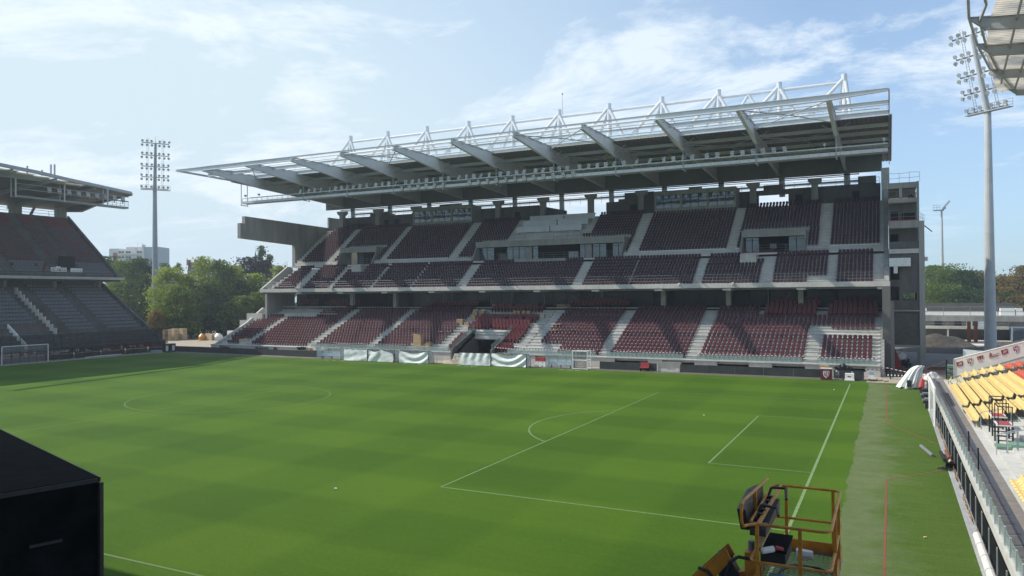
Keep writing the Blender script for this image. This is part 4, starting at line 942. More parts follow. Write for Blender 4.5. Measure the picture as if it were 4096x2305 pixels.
m_.tube((-50.6, 72.3, 1.1), (-49.7, 72.3, 1.1), .025); m_.build('frame', 'galv', t)
MB().tube((-53.8, 72.0, .0), (-54.1, 72.5, 1.2), .03).tube((-53.6, 72.2, .0), (-53.9, 72.7, 1.2), .03).build('metal_props', 'galv', label='two thin metal props leaning right of the third dugout', cat='props')
# things at the right corner
t = thing('carton_on_turf', (-.2, 72.0, 0), 'white carton with a red label standing on a sheet by the right boards', 'box'); MB().box(-.65, .25, 71.6, 72.2, .12, .78).build('carton', 'white_paint', t); MB().box(-.40, -.05, 71.592, 71.599, .38, .52).build('red_label', 'red_steel', t); MB().box(-.72, .3, 71.5, 72.25, .02, .119).build('pallet', 'plastic_wrap', t)
t = thing('pump', (-1.45, 71.9, 0), 'small grey machine under a hood right of the maroon box', 'machine'); MB().box(-1.7, -1.25, 71.7, 72.1, .5, .95).tube((-1.5, 71.9, .95), (-1.5, 71.9, 1.1), .15, .05).build('hood', 'galv', t)
for x in (-1.62, -1.33): MB().box(x-.03, x+.03, 71.75, 72.05, 0, .499).build('leg', 'galv', t)
m_ = MB()
for j in range(26): a = random.uniform(-1.4, 3.2); y = 72.2+random.uniform(-.5, .7); m_.tube((a, y, .06), (a+random.uniform(-.8, .8), y+random.uniform(-.4, .4), .06+random.random()*.1), .045, None, 5)
m_.build('cable_pile', 'rubber', label='tangle of dark cables on the turf behind the white carton', cat='cables')
m_ = MB()
for j in range(30): a = random.uniform(-.9, .9); m_.tube((-.9+a, 75.3, 1.0+random.uniform(-.1, .45)*(1-abs(a))), (-.9+a+random.uniform(-.4, .4), 75.9, 1.0+random.uniform(-.1, .45)*(1-abs(a))), .16, .1, 5)
m_.build('bin_bags', 'rubber', label='glossy black bags heaped behind the right black board', cat='bags')
carton(-3.0, 75.4, .55, 1.0, .6, .75, 0, 'cardboard box sticking up behind the maroon crest box')
t = thing('sign_stand', (1.9, 73.8, 0), 'small white and blue notice stand on the gravel by the end wall', 'notice'); MB().box(1.65, 2.2, 73.7, 73.78, .1, .95).build('panel', 'white_paint', t); MB().box(1.68, 2.17, 73.68, 73.695, .55, .92).build('blue_field', 'apt_grey', t)
for x in (1.7, 2.15): MB().tube((x, 73.8, 0), (x, 73.8, .5), .02).build('leg', 'galv', t)
t = thing('crowd_barrier', (4.4, 75.2, 0), 'black plastic barrier with pale squares on its lower edge', 'barrier'); m_ = MB()
m_.box(3.35, 5.6, 75.15, 75.22, 1.05, 1.13); m_.box(3.35, 5.6, 75.15, 75.22, .28, .62); m_.box(3.35, 3.43, 75.15, 75.22, .28, 1.05); m_.box(5.52, 5.6, 75.15, 75.22, .28, 1.05); m_.build('rails', 'black', t)
for k in range(13): x = 3.5+.16*k; MB().box(x, x+.04, 75.16, 75.21, .621, 1.049).build('bar', 'black', t)
for k in range(6): x = 3.5+.34*k; MB().box(x, x+.14, 75.13, 75.149, .34, .52).build('reflector', 'white_paint', t)
for x in (3.8, 5.1): MB().box(x-.05, x+.05, 74.9, 75.5, 0, .27).build('foot', 'black', t)
tape('barrier_tape', [(1.2, 75.0, .95), (2.5, 75.1, 1.0), (3.4, 75.12, 1.22), (4.4, 75.1, 1.0), (6.2, 74.6, .72), (7.4, 73.5, .75)], 'thin red and white tape strung past the black plastic barrier', .06)

# ------------------------------------------------------------------ concrete stair tower behind the right end of the stand
T_ = thing('stair_tower', (5.8, 96, 0), 'raw grey concrete tower with open floors right of the new stand', 'tower')
mb = MB(); mb.box(3.9, 4.3, 88.0, 88.5, 0, 8.5); each(mb, 'pier', 'concrete', T_)
for (x0, x1, z0, z1, mt) in ((7.14, 7.75, 0, 18.5, 'concrete'), (6.95, 7.22, 18.5, 23.45, 'concrete')):
    for y in (88.0, 99.0): MB().box(x0, x1, y, y+.55, z0, z1).build('column', mt, T_)
MB().box(5.0, 5.35, 88.05, 88.4, 21.1, 22.75).build('column', 'concrete', T_)
for z0, z1, x1, mt in ((22.7, 23.4, 6.94, 'concrete'), (20.9, 21.4, 7.2, 'concrete'), (17.7, 18.6, 7.13, 'concrete'), (14.5, 15.05, 7.13, 'concrete_light'), (7.22, 7.4, 7.2, 'concrete'), (2.75, 3.0, 7.2, 'concrete')):
    MB().box(3.78, x1, 88.02, 99.5, z0, z1).build('floor_slab', mt, T_)
def wallh(y, x0, x1, z0, z1, holes, mt):
    m_ = MB(); xs_ = sorted({x0, x1, *[h[0] for h in holes], *[h[1] for h in holes]})
    for a, b in zip(xs_[:-1], xs_[1:]):
        zs = [(h[2], h[3]) for h in holes if h[0] <= a and h[1] >= b]; cur = z0
        for c, d in sorted(zs):
            if c > cur: m_.box(a, b, y, y+.2, cur, c)
            cur = max(cur, d)
        if cur < z1: m_.box(a, b, y, y+.2, cur, z1)
    return m_
wallh(88.3, 3.8, 7.13, 3.0, 7.22, [], 'x').build('block_wall', 'block_wall', T_)
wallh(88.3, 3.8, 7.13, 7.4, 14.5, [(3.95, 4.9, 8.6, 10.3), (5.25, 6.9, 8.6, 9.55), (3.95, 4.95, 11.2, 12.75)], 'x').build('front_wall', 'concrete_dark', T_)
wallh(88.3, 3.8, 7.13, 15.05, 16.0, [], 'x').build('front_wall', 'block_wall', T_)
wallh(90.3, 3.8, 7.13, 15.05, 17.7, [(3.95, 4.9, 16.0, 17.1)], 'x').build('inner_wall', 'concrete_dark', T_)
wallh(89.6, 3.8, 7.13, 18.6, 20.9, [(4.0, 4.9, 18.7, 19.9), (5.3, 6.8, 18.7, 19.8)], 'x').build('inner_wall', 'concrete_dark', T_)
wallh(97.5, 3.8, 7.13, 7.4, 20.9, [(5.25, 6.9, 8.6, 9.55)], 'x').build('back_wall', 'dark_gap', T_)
MB().box(3.8, 6.2, 87.2, 88.0, 12.85, 13.9).build('foil_duct', 'foil', T_); MB().box(4.3, 4.75, 87.4, 87.9, 12.0, 12.84).build('foil_duct', 'foil', T_)
rail(T_, (3.9, 88.1, 23.4), (7.3, 88.1, 23.4), 1.2, 1.1, 2, .022, wave=.06); rail(T_, (3.9, 88.1, 21.4), (7.1, 88.1, 21.4), .95, .9, 2, .022)
rail(T_, (3.9, 88.1, 18.6), (7.1, 88.1, 18.6), 1.0, 1.4, 2, .022); rail(T_, (7.2, 88.1, 18.6), (7.9, 92.1, 18.5), 1.0, 1.2, 2, .022)
MB().box(3.8, 7.1, 88.0, 88.03, 18.62, 18.7).build('toe_board', 'red_steel', T_); MB().box(3.8, 6.9, 88.0, 88.03, 21.42, 21.5).build('toe_board', 'red_steel', T_)
MB().box(6.0, 6.7, 89, 89.5, 21.42, 21.75).box(6.15, 6.5, 89, 89.4, 21.75, 22.0).build('tool_heap', 'black', T_)
MB().bar((7.75, 88.2, 17.9), (8.6, 88.2, 17.1), .12, .12).build('strut', 'concrete_dark', T_)
MB().box(7.75, 8.1, 88.1, 88.6, 13.5, 14.0).build('corbel', 'concrete_light', T_)
MB().prism([(3.95, 0), (5.2, 0), (4.2, 2.9), (3.9, 2.9)], 1, 88.8, 89.4).build('lifting_frame', 'red_steel', label='sloping dark red steel frame inside the dark bay under the tower', cat='steel frame')
m_ = MB()
for j in range(26): x = 5.4+random.gauss(0, .5); y = 89.5+random.uniform(-.5, 1); m_.tube((x, y, random.uniform(.1, .8)), (x+random.uniform(-.5, .5), y, random.uniform(.3, 1.3)), .22, .12, 6)
m_.build('site_debris', 'rubber', label='dark heap of rubbish inside the dark bay under the tower', cat='rubbish')
MB().tube((5.2, 89.0, 1.55), (5.2, 89.6, 1.6), .45, .3, 8).build('white_bundle', 'plastic_wrap', label='pale bundle lying on top of the rubbish under the tower', cat='bundle')
MB().box(6.1, 7.0, 84.3, 84.9, 0, .55).build('crate', 'concrete_dark', label='low dark crate on the ground in front of the tower', cat='crate')
m_ = MB()
for j in range(14): m_.box(8.5+random.uniform(-.6, .8), 9.1+random.uniform(-.4, .8), 88.5+random.uniform(-.5, .5), 89.2, 0, .06+.05*j*.5)
m_.build('timber_scraps', 'rubber', label='dark timber scraps on the ground right of the tower foot', cat='timber')

# ------------------------------------------------------------------ unfinished deck behind the right corner
D_ = thing('concrete_deck', (19, 146, 0), 'long unfinished concrete deck on columns behind the right corner', 'deck')
MB().box(8.5, 60, 144.0, 152, 5.0, 5.25).build('deck_slab', 'concrete_light', D_); MB().box(8.5, 60, 143.6, 144.0, 4.15, 5.1).build('edge_beam', 'concrete', D_)
MB().box(8.5, 60, 148, 148.3, 5.25, 5.9).build('upstand', 'board_cream', D_)
for x in (20.2, 32.0, 43): MB().box(x-.25, x+.25, 143.7, 144.1, 0, 4.15).build('column', 'concrete', D_)
for x in (17.3, 18.4, 33.8): MB().box(x-.3, x+.3, 149, 149.5, 0, 5.0).build('column', 'rust', D_)
rail(D_, (8.5, 143.8, 5.1), (60, 143.8, 5.1), 1.7, 4.2, 2, .045); MB().box(9.3, 25.5, 155, 155.2, 5.3, 7.4).build('dark_screen', 'block_wall', D_)
for x, w_ in ((9.6, 1.0), (23.0, 2.2), (24.8, 1.0), (28.3, 2.6), (33.5, 1.4)): MB().box(x-w_/2, x+w_/2, 144.6, 146, 5.26, 6.55).build('wrapped_pallet', 'white_paint', label={9.6: 'small white wrapped pallet at the left end of the concrete deck', 23.0: 'wide white wrapped pallet left of the big pylon on the deck', 24.8: 'narrow white wrapped pallet touching the pylon edge on the deck', 28.3: 'white wrapped pallet right of the big pylon on the deck', 33.5: 'white wrapped pallet at the right edge of the picture on the deck'}[x], cat='pallet', group='white wrapped pallets on the deck')
B_ = thing('low_building', (18, 158, 0), 'low grey building with a railed gallery under the concrete deck', 'building')
MB().box(6, 36, 158, 164, 0, 4.6).build('wall', 'block_wall', B_); MB().box(9, 24.5, 155.5, 158, 2.2, 2.7).build('gallery_slab', 'concrete_light', B_); rail(B_, (9, 155.5, 2.7), (24.4, 155.5, 2.7), 1.2, 2.6, 2, .035)
for x in (14.2, 22.0): MB().box(x-.15, x+.15, 155.6, 155.9, 0, 2.2).build('gallery_post', 'concrete_light', B_)
for x in (17.6, 19.6): MB().box(x, x+1.0, 157.9, 157.99, 2.75, 4.2).build('window', 'pale_blue', B_)
for x in (12, 15.5): MB().box(x, x+1.2, 157.9, 157.99, 2.75, 4.4).build('doorway', 'dark_gap', B_)
C_ = thing('shipping_container', (26.2, 153, 0), 'grey shipping container end with ribbed doors right of the big pylon', 'container')
MB().box(24.8, 27.6, 153, 159, .1, 2.7).build('body', 'container_blue', C_)
for x in (24.9, 26.25):
    for z in (.3, 1.5): MB().box(x, x+1.25, 152.93, 152.99, z, z+1.0).build('door_panel', 'container_blue', C_)
for x in (25.3, 25.8, 26.6, 27.1): MB().tube((x, 152.88, .2), (x, 152.88, 2.6), .03).build('lock_rod', 'galv', C_)
MB().box(28.8, 36, 166, 167, .3, 3.3).build('red_hoarding', 'red_steel', label='red hoarding seen through the deck columns at the right edge', cat='hoarding')
MB().box(25, 60, 168, 168.2, .3, 3.8).build('white_fence', 'white_net', label='pale see-through fence behind the deck on the right', cat='fence')
heap('earth_heap', 11, 132, 6.5, 5, 2.5, 'earth', 5, 'dark earth heap just right of the concrete tower'); heap('earth_heap', 24.5, 138, 4.5, 3, 1.6, 'earth', 9, 'dark earth heap left of the big pylon base'); heap('earth_heap', 16, 122, 12, 6, 1.0, 'earth', 12, 'long low bank of earth in front of the deck')
sheet('pale_ground', 5, 60, 139, 158, .01, 'board_cream'); sheet('dark_yard', 4, 60, 83, 137, .004, 'concrete_dark')
# white tent roof
t = thing('tent', (16.5, 96, 0), 'white tent roof showing behind the logo wall', 'tent'); m_ = MB(); m_.add([(11.5, 85, 2.85), (11.7, 89, 2.4), (16.0, 85, 2.65), (16.0, 89, 2.3), (11.45, 84.9, 1.2), (16.0, 84.9, 1.2), (13.0, 84.95, 2.72)], [(0, 6, 2, 3, 1), (0, 4, 5, 2, 6)]); m_.build('canvas', 'tarp', t)
# trees ----------------------------------------------------------
def tree(x, y, h, r, kind, seed, label, group=None, cat='tree'):
    rs = np.random.default_rng(seed); t = thing('tree', (x, y, 0), label, cat, group)
    m_ = MB(); lean = rs.uniform(-.4, .4, 2); ht = h*.55; m_.tube((x, y, 0), (x+lean[0], y+lean[1], ht), .32*max(1, h/16), .16, 7)
    for a in range(7):
        an = rs.uniform(0, 6.28); z = h*rs.uniform(.25, .55); q = (x+math.cos(an)*r*.7, y+math.sin(an)*r*.7, z+h*.22); m_.tube((x+lean[0]*z/ht, y+lean[1]*z/ht, z), q, .11, .03, 5)
    m_.build('trunk', 'bark', t)
    tall = kind == 'blue'; z0 = h*.12 if not tall else h*.1; nc = int(34+r*9); pts = []
    for c in range(nc):
        th = rs.uniform(0, 6.28); zt = rs.uniform(0, 1); prof = math.sin(math.pi*min(1, .12+zt*.93))**.6 if not tall else (1-zt)**.7+.1
        rr = r*prof*rs.uniform(.45, 1.0); cx_, cy_, cz_ = x+rr*math.cos(th), y+rr*math.sin(th), z0+(h-z0-.4)*zt
        sc = r*rs.uniform(.20, .38); n = int(55+30*r/3)
        g = rs.normal(0, 1, (n, 3))*np.array((sc, sc, sc*.62)); pts.append(np.array((cx_, cy_, cz_))+g)
    P_ = np.concatenate(pts); P_ = P_[(P_[:, 2] > z0*.5) & (P_[:, 2] < h)]; n = len(P_); s = rs.uniform(.13, .30, n)*(1.0 if h < 22 else 1.2)
    a = rs.normal(0, 1, (n, 3)); a /= np.linalg.norm(a, axis=1)[:, None]; b = np.cross(a, rs.normal(0, 1, (n, 3))); b /= np.linalg.norm(b, axis=1)[:, None]
    co = np.stack([P_-a*s[:, None]-b*s[:, None]*.6, P_+a*s[:, None]-b*s[:, None]*.6, P_+a*s[:, None]*.9+b*s[:, None]*.6, P_-a*s[:, None]*.7+b*s[:, None]*.6], 1).reshape(-1, 3)-np.array((x, y, 0))
    me = bpy.data.meshes.new('crown'); me.vertices.add(4*n); me.vertices.foreach_set('co', co.astype(np.float32).ravel()); me.loops.add(4*n); me.loops.foreach_set('vertex_index', np.arange(4*n, dtype=np.int32))
    me.polygons.add(n); me.polygons.foreach_set('loop_start', np.arange(0, 4*n, 4, dtype=np.int32)); me.polygons.foreach_set('loop_total', np.full(n, 4, np.int32)); me.materials.append(M['leaf_'+kind]); me.update(calc_edges=True)
    o = bpy.data.objects.new('crown', me); COL.objects.link(o); o.parent = t; return t
TL = [(-200.9, 124.9, 21.7, 5.1, 'dark'), (-189.4, 122.9, 20.1, 4.4, 'mid'), (-178.3, 119.5, 20.2, 4.5, 'dark'), (-178.8, 113.7, 14.2, 4.7, 'mid'), (-169.4, 115.1, 15.7, 3.5, 'dark'), (-152.2, 108.0, 16.9, 4.3, 'light'), (-151.9, 112.6, 15.3, 3.3, 'light'), (-143.9, 103.2, 12.2, 3.6, 'mid'), (-154.7, 120.1, 20.1, 3.5, 'light'), (-148.2, 118.9, 18.9, 4.2, 'mid'), (-146.4, 122.0, 17.6, 3.7, 'light'), (-141.8, 111.0, 13.2, 3.7, 'dark'), (-140.5, 118.3, 13.7, 3.3, 'dark'), (-170.9, 151.1, 21.6, 4.7, 'purple'), (-167.8, 153.8, 20.7, 4.1, 'purple'), (-172.5, 158.1, 25.6, 1.9, 'blue'), (-168.8, 157.8, 22.8, 1.4, 'blue'), (-143.0, 126.0, 15.6, 3.5, 'light'), (-136.3, 123.8, 14.2, 3.1, 'mid'), (-137.4, 128.8, 17.6, 2.4, 'light'), (-136.8, 131.3, 17.3, 2.2, 'mid'), (-132.7, 117.8, 10.7, 3.3, 'mid'), (-135.0, 114.4, 9.8, 3.2, 'mid'), (-131.3, 123.0, 10.2, 2.8, 'mid'), (-141.2, 104.6, 8.0, 2.6, 'mid'), (-136.5, 111.5, 8.4, 2.9, 'dark'), (-144.7, 98.4, 6.6, 1.6, 'brown'), (-128.2, 117.8, 6.9, 2.7, 'light'), (-215.1, 157.0, 21.2, 2.1, 'blue'), (-215.1, 162.6, 21.6, 1.8, 'blue'), (17.1, 267.6, 18.4, 5.8, 'mid'), (21.4, 258.5, 18.5, 6.6, 'mid'), (25.1, 255.9, 16.3, 6.1, 'dark'), (17.2, 243.1, 12.0, 5.3, 'mid'), (22.2, 243.4, 10.1, 5.6, 'dark'), (26.6, 250.1, 9.5, 4.4, 'dark'), (30.3, 268.6, 16.3, 4.4, 'brown'), (32.6, 264.2, 13.9, 4.3, 'brown'), (35.8, 265.8, 15.1, 4.3, 'brown'), (38.6, 262.7, 14.4, 4.5, 'brown'), (40.0, 251.1, 17.3, 5.2, 'brown'), (35.5, 250.0, 9.4, 5.0, 'dark'), (31.7, 248.2, 8.3, 4.0, 'brown'), (39.1, 247.4, 8.8, 4.9, 'brown'), (44.0, 261.0, 14.8, 4.8, 'mid'), (-0.3, 242.1, 14.0, 6.4, 'mid'), (6.4, 251.1, 15.3, 6.6, 'mid')]
kindw = {'dark': 'dark green', 'mid': 'mid green', 'light': 'bright green', 'brown': 'browning', 'purple': 'deep purple', 'blue': 'narrow blue-green'}
pls = ['at the left edge of the left wood, behind the shaded stand', 'behind the shaded stand roof edge', 'left of the slim pylon under the flats', 'low against the shaded stand', 'just left of the slim pylon', 'immediately right of the slim pylon', 'second right of the slim pylon', 'low and close behind the pallets', 'tallest of the sunlit ones in the middle of the gap', 'right of the tallest sunlit one', 'third sunlit one from the pylon gap', 'in shade in front of the sunlit row', 'in shade right of the sunlit row', 'left of the two copper crowns', 'right of the two copper crowns', 'pointed, tallest, beside the copper crowns', 'pointed, shorter, right of the tall pointed one', 'in front of the copper crowns', 'low in front of the copper crowns', 'touching the left end of the new stand', 'partly hidden by the new stand', 'low behind the red hoarding', 'low in the middle behind the site fence', 'low beside the stub wall of the new stand', 'low behind the stacked pallets', 'lowest dark one behind the container', 'small and brown at the foot of the slim pylon', 'lowest at the left end wall', 'far off under the roof edge, left one', 'far off under the roof edge, right one']
plr = ['first right of the concrete tower', 'broadest, second right of the tower', 'third right of the tower', 'low, first behind the deck', 'low, second behind the deck', 'low, left of the big pylon', 'directly left of the big pylon', 'behind the big pylon', 'right of the big pylon', 'second right of the big pylon', 'at the right edge of the picture, tallest', 'low behind the deck right of the pylon', 'low and browning right of the pylon', 'low at the right edge', 'beyond the right edge', 'seen through the tower window', 'behind the tower']
for i, (x, y, h, r, k) in enumerate(TL):
    left = i < 30; lab = f'{kindw[k]} tree '+(pls[i] if left else plr[i-30]); tree(x, y, h, r, k, 100+i, lab, 'trees left of the new stand' if left else 'trees right of the new stand')
# far-off wood that closes the gaps
def wood(name, x0, y0, x1, y1, h, n, seed, mt='leaf_dark'):
    rs = np.random.default_rng(seed); t_ = rs.uniform(0, 1, n); hh = h*(.75+.25*np.sin(t_*37+seed)+.12*np.sin(t_*91)); P_ = np.stack([x0+(x1-x0)*t_+rs.normal(0, 2, n), y0+(y1-y0)*t_+rs.normal(0, 3, n), rs.uniform(0, 1, n)**.7*hh], 1); s = rs.uniform(.3, .7, n)
    a = rs.normal(0, 1, (n, 3)); a /= np.linalg.norm(a, axis=1)[:, None]; b = np.cross(a, rs.normal(0, 1, (n, 3))); b /= np.linalg.norm(b, axis=1)[:, None]
    co = np.stack([P_-a*s[:, None]-b*s[:, None], P_+a*s[:, None]-b*s[:, None], P_+a*s[:, None]+b*s[:, None], P_-a*s[:, None]+b*s[:, None]], 1).reshape(-1, 3)
    me = bpy.data.meshes.new(name); me.from_pydata(co.tolist(), [], [(4*i, 4*i+1, 4*i+2, 4*i+3) for i in range(n)]); me.materials.append(M[mt]); o = bpy.data.objects.new(name, me); COL.objects.link(o); o['kind'] = 'stuff'; o['label'] = 'dense far-off wood of many trees closing the horizon'; o['category'] = 'wood'
wood('distant_wood', -330, 150, -120, 235, 11, 9000, 1); wood('distant_wood', -60, 330, 140, 300, 13, 8000, 2)
# apartment block, house roof, spire
A_ = thing('apartment_block', (-370, 262, 0), 'white eight-storey block of flats with balconies beyond the left trees', 'block of flats')
def ob(name, P0, dx_, dy_, L_, W_, z0, z1, mt, par):   # oriented box: from P0 along d then depth along n
    d = Vector((dx_, dy_, 0)).normalized(); n = Vector((-d.y, d.x, 0)); p = Vector((*P0, 0)); m_ = MB(); c = [p, p+d*L_, p+d*L_+n*W_, p+n*W_]
    m_.add([(q.x, q.y, z0) for q in c]+[(q.x, q.y, z1) for q in c], [(0, 3, 2, 1), (4, 5, 6, 7), (0, 1, 5, 4), (1, 2, 6, 5), (2, 3, 7, 6), (3, 0, 4, 7)]); return m_.build(name, mt, par)
dA = Vector((13.4, 6.6, 0)).normalized(); nA = Vector((-dA.y, dA.x, 0)); P0 = Vector((-380.0, 258.9, 0))
ob('wall', P0[:2], *dA[:2], 13.6, 12, 0, 35.6, 'apt_wall', A_)
q = P0+dA*13.62; ob('gable_wall', q[:2], *dA[:2], 9.3, 12.2, 0, 37.6, 'apt_grey', A_); q = P0+dA*13.6-nA*.8; ob('chimney_slab', q[:2], *dA[:2], 1.1, 2, 0, 38.9, 'apt_wall', A_)
q = P0-dA*5.6+nA*1; ob('side_wing', q[:2], *dA[:2], 5.58, 12, 0, 36.9, 'apt_wall', A_); q = P0-dA*3.4+nA*.8; ob('stair_bay', q[:2], *dA[:2], 3.3, .19, 0, 34.6, 'brick', A_)
for u, L_ in ((3.4, 5.4), (9.6, 4.0)): q = P0+dA*u+nA*2; ob('roof_house', q[:2], *dA[:2], L_, 6, 35.6, 37.7, 'apt_wall', A_)
for k in range(8):
    z = 33.4-k*2.9
    q = P0-nA*1.2; ob('balcony', q[:2], *dA[:2], 13.5, 1.19, z-.2, z+.75 if k else z+.75, 'apt_wall', A_)
    for u in (.3, 1.9, 4.2, 5.7, 10.4, 11.9): q = P0+dA*u-nA*.05; ob('window', q[:2], *dA[:2], 1.25, .04, z+.1, z+1.95, 'dark_glass', A_)
for u in (9.5, 11.8): q = P0+dA*u+nA*3; MB().tube((q.x, q.y, 37.7), (q.x, q.y, 40.4), .08, .03, 5).tube((q.x-.9, q.y, 39.9), (q.x+.9, q.y, 39.9), .04, None, 4).build('aerial', 'galv', A_)
H_ = thing('house_roof', (-213, 164, 0), 'steep slate roof with brick chimneys among the left trees', 'house')
MB().box(-216, -207, 164.5, 172, 0, 17.5).build('wall', 'apt_wall', H_); MB().prism([(-212.4, 21.5), (-208.7, 21.5), (-207.2, 17), (-213.0, 17)], 1, 164.2, 168).build('slate_roof', 'slate', H_); MB().prism([(-216.4, 17.3), (-215.0, 21.4), (-207.0, 21.4), (-205.5, 17.3)], 1, 168.1, 172).build('sunlit_roof', 'roof_white', H_)
for x in (-212.6, -208.9): MB().box(x-.5, x+.5, 164, 165, 20.5, 22.4).build('chimney', 'brick', H_)
S_ = thing('church_spire', (-371.7, 352.4, 0), 'thin dark church spire rising behind the copper trees', 'spire'); MB().tube((-371.7, 352.4, 30), (-371.7, 352.4, 39.5), 1.5, .12, 8).build('steeple', 'slate', S_); MB().tube((-371.7, 352.4, 39.5), (-371.7, 352.4, 43.0), .1, .04, 5).build('finial', 'galv', S_); MB().box(-374, -369.4, 350, 355, 0, 30).build('belfry', 'brick', S_)
# yard at the left
for i, (x, y, w_, h) in enumerate(((-139.8, 97.0, 1.2, 2.5), (-139.2, 98.6, 1.1, 2.6), (-138.5, 100.2, 1.3, 2.6))):
    t = thing('block_pallet', (x, y, 0), ['leftmost tall stack of tan blocks beside the shaded stand', 'middle tall stack of tan blocks', 'rightmost tall stack of tan blocks'][i], 'stack', 'stacks of tan blocks in the yard')
    for k in range(4): MB().box(x-w_/2, x+w_/2, y-.6, y+.6, k*h/4+.03, (k+1)*h/4-.02).build('block_layer', 'cardboard_pale', t)
for i, (x, y, rr, mt, l) in enumerate(((-132.8, 100.6, .8, 'lift_orange', 'orange bag right of the tan block stacks'), (-129.6, 102.2, .9, 'plastic_wrap', 'white bulging bag between the crate and the grey cube'))):
    m_ = MB(); m_.tube((x, y, 0), (x, y, .9), rr, rr*1.05, 10); m_.tube((x, y, .9), (x, y, 1.5), rr*1.05, rr*.4, 10); m_.build('big_bag', mt, label=l, cat='bag')
carton(-131.3, 101.5, 0, 2.0, 1.2, 1.4, 0, 'tan crate between the orange and the white bag', 'cardboard_pale', 'crate'); carton(-126.8, 103.5, 0, 1.6, 1.4, 2.1, 0, 'grey-white wrapped cube in the left yard', 'plastic_wrap', 'wrapped_cube')
t = thing('red_hoarding', (-134, 118, 0), 'long dark red hoarding behind the left yard', 'hoarding')
for k in range(6): MB().box(-140+2.9*k, -137.2+2.9*k, 118-.0*k, 118.2, 0, 4.3).build('hoarding_panel', 'brick', t)
t = thing('site_cabin', (-121, 112, 0), 'grey-blue site cabin with a red roof edge left of the stub wall', 'cabin'); MB().box(-125, -113, 112, 116, 0, 3.1).build('cabin_wall', 'container_blue', t); MB().box(-125.2, -112.8, 111.8, 116.2, 3.1, 4.0).build('cabin_roof', 'red_steel', t)
t = thing('site_table', (-115.8, 98, 0), 'stacked white frames and a brown board near the stub wall', 'frames')
for k in range(5): MB().box(-116.6, -115.0, 97+.05*k, 99, .2+.28*k, .3+.28*k).build('frame', 'white_paint', t)
MB().box(-117.2, -115.4, 99, 99.1, 1.6, 3.0).build('board', 'cardboard', t)

# ------------------------------------------------------------------ pylons
lampm = None
def pylon(x, y, H, h0, lean, face, label, rad, mt, lamp_rows):
    t = thing('floodlight_pylon', (x, y, 0), label, 'floodlight'); fx, fy = Vector(face).normalized(); side = Vector((-fy, fx, 0)); fw_ = Vector((fx, fy, 0))
    for i, (a, b, r1, r2) in enumerate(((0, .25, 1, .90), (.25, .5, .90, .79), (.5, .76, .79, .67), (.76, 1, .67, .56))):
        MB().tube((x, y, h0*a), (x, y, h0*b-.05), rad*r1, rad*r2, 16).build('pole_section', mt, t)
        MB().tube((x, y, h0*b-.05), (x, y, h0*b), rad*r2*1.04, rad*r2*1.04, 16).build('flange', mt, t)
    b0 = Vector((x, y, h0)); b1 = b0+fw_*lean+Vector((0, 0, H-h0)); MB().tube(b0, b1, rad*.54, rad*.34, 14).build('head_mast', mt, t); MB().tube(b1, b1+Vector((0, 0, 1.9)), .05, .02, 5).build('lightning_rod', 'galv', t)
    global lampm
    if lampm is None:
        l = MB(); l.tube((0, -.24, 0), (0, -.10, 0), .31, .29, 12, 0); l.tube((0, -.10, 0), (0, .20, 0), .28, .10, 12, 1); l.bar((0, .0, -.45), (0, .0, -.1), .1, .06, 1); lampm = l.mesh('lamp', ['lamp_face', 'galv'])
    rz_ = math.atan2(fx, -fy); rows_ = lamp_rows
    for j, (fr, half, cnt, two) in enumerate(rows_):
        c = b0.lerp(b1, fr); p = c-side*half; q = c+side*half; MB().bar(p, q, .14, .2).build('cross_arm', 'galv' if 1 else mt, t)
        for s in (-1, 1):
            for i in range(cnt):
                d = half*(.28+.70*i/(cnt-1)); pp = c+side*s*d-fw_*.0
                for up in ((.5, -.55) if two else (.5,)):
                    inst('lamp', lampm, t, pp+fw_*.25+Vector((0, 0, up)), (R(22), 0, rz_+R(random.uniform(-28, 28))))
    m_ = MB(); c = b0+Vector((0, 0, -.1))
    p = c-side*3.2; q = c+side*3.6; m_.bar(p+fw_*.2, q+fw_*.2, 1.0, .12); m_.build('platform', 'grey_steel', t)
    rail(t, p-fw_*.3, q-fw_*.3, 1.3, 1.5, 3, .03, name='platform_rail')
    for s in (-1, 1):
        m_ = MB(); a = c+side*s*1.7; z = b1+side*s*1.7+Vector((0, 0, 1.2)); dd = side*.2
        m_.tube(a-dd, z-dd, .03, None, 4); m_.tube(a+dd, z+dd, .03, None, 4)
        for k in range(30): w0 = a.lerp(z, k/30); m_.bar(w0-dd, w0+dd, .03, .03)
        m_.build('ladder', 'galv', t)
rowsL = ((1.0, 3.1, 3, 1), (.74, 3.1, 3, 1), (.5, 3.1, 3, 1), (.27, 3.1, 3, 1), (.02, 3.1, 3, 0))
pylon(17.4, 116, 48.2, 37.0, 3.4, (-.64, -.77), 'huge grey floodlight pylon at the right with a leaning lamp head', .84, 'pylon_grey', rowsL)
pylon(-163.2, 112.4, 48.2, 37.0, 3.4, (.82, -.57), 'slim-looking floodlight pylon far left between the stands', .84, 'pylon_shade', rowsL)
t = thing('light_mast', (22.7, 326.2, 0), 'thin distant light mast behind the trees right of the tower', 'light mast'); MB().tube((22.7, 326.2, 0), (22.7, 326.2, 42), .75, .35, 8).build('pole', 'pylon_grey', t); m_ = MB(); m_.box(19.8, 23.6, 325, 327, 41.9, 42.2); m_.tube((22.7, 326, 42), (25.5, 326, 45.4), .2); m_.tube((22.9, 326, 42.4), (24.2, 326, 43), .3); m_.build('head', 'galv', t); rail(t, (19.8, 325, 42.2), (22, 325, 42.2), 1.8, 1.1, 2, .06)
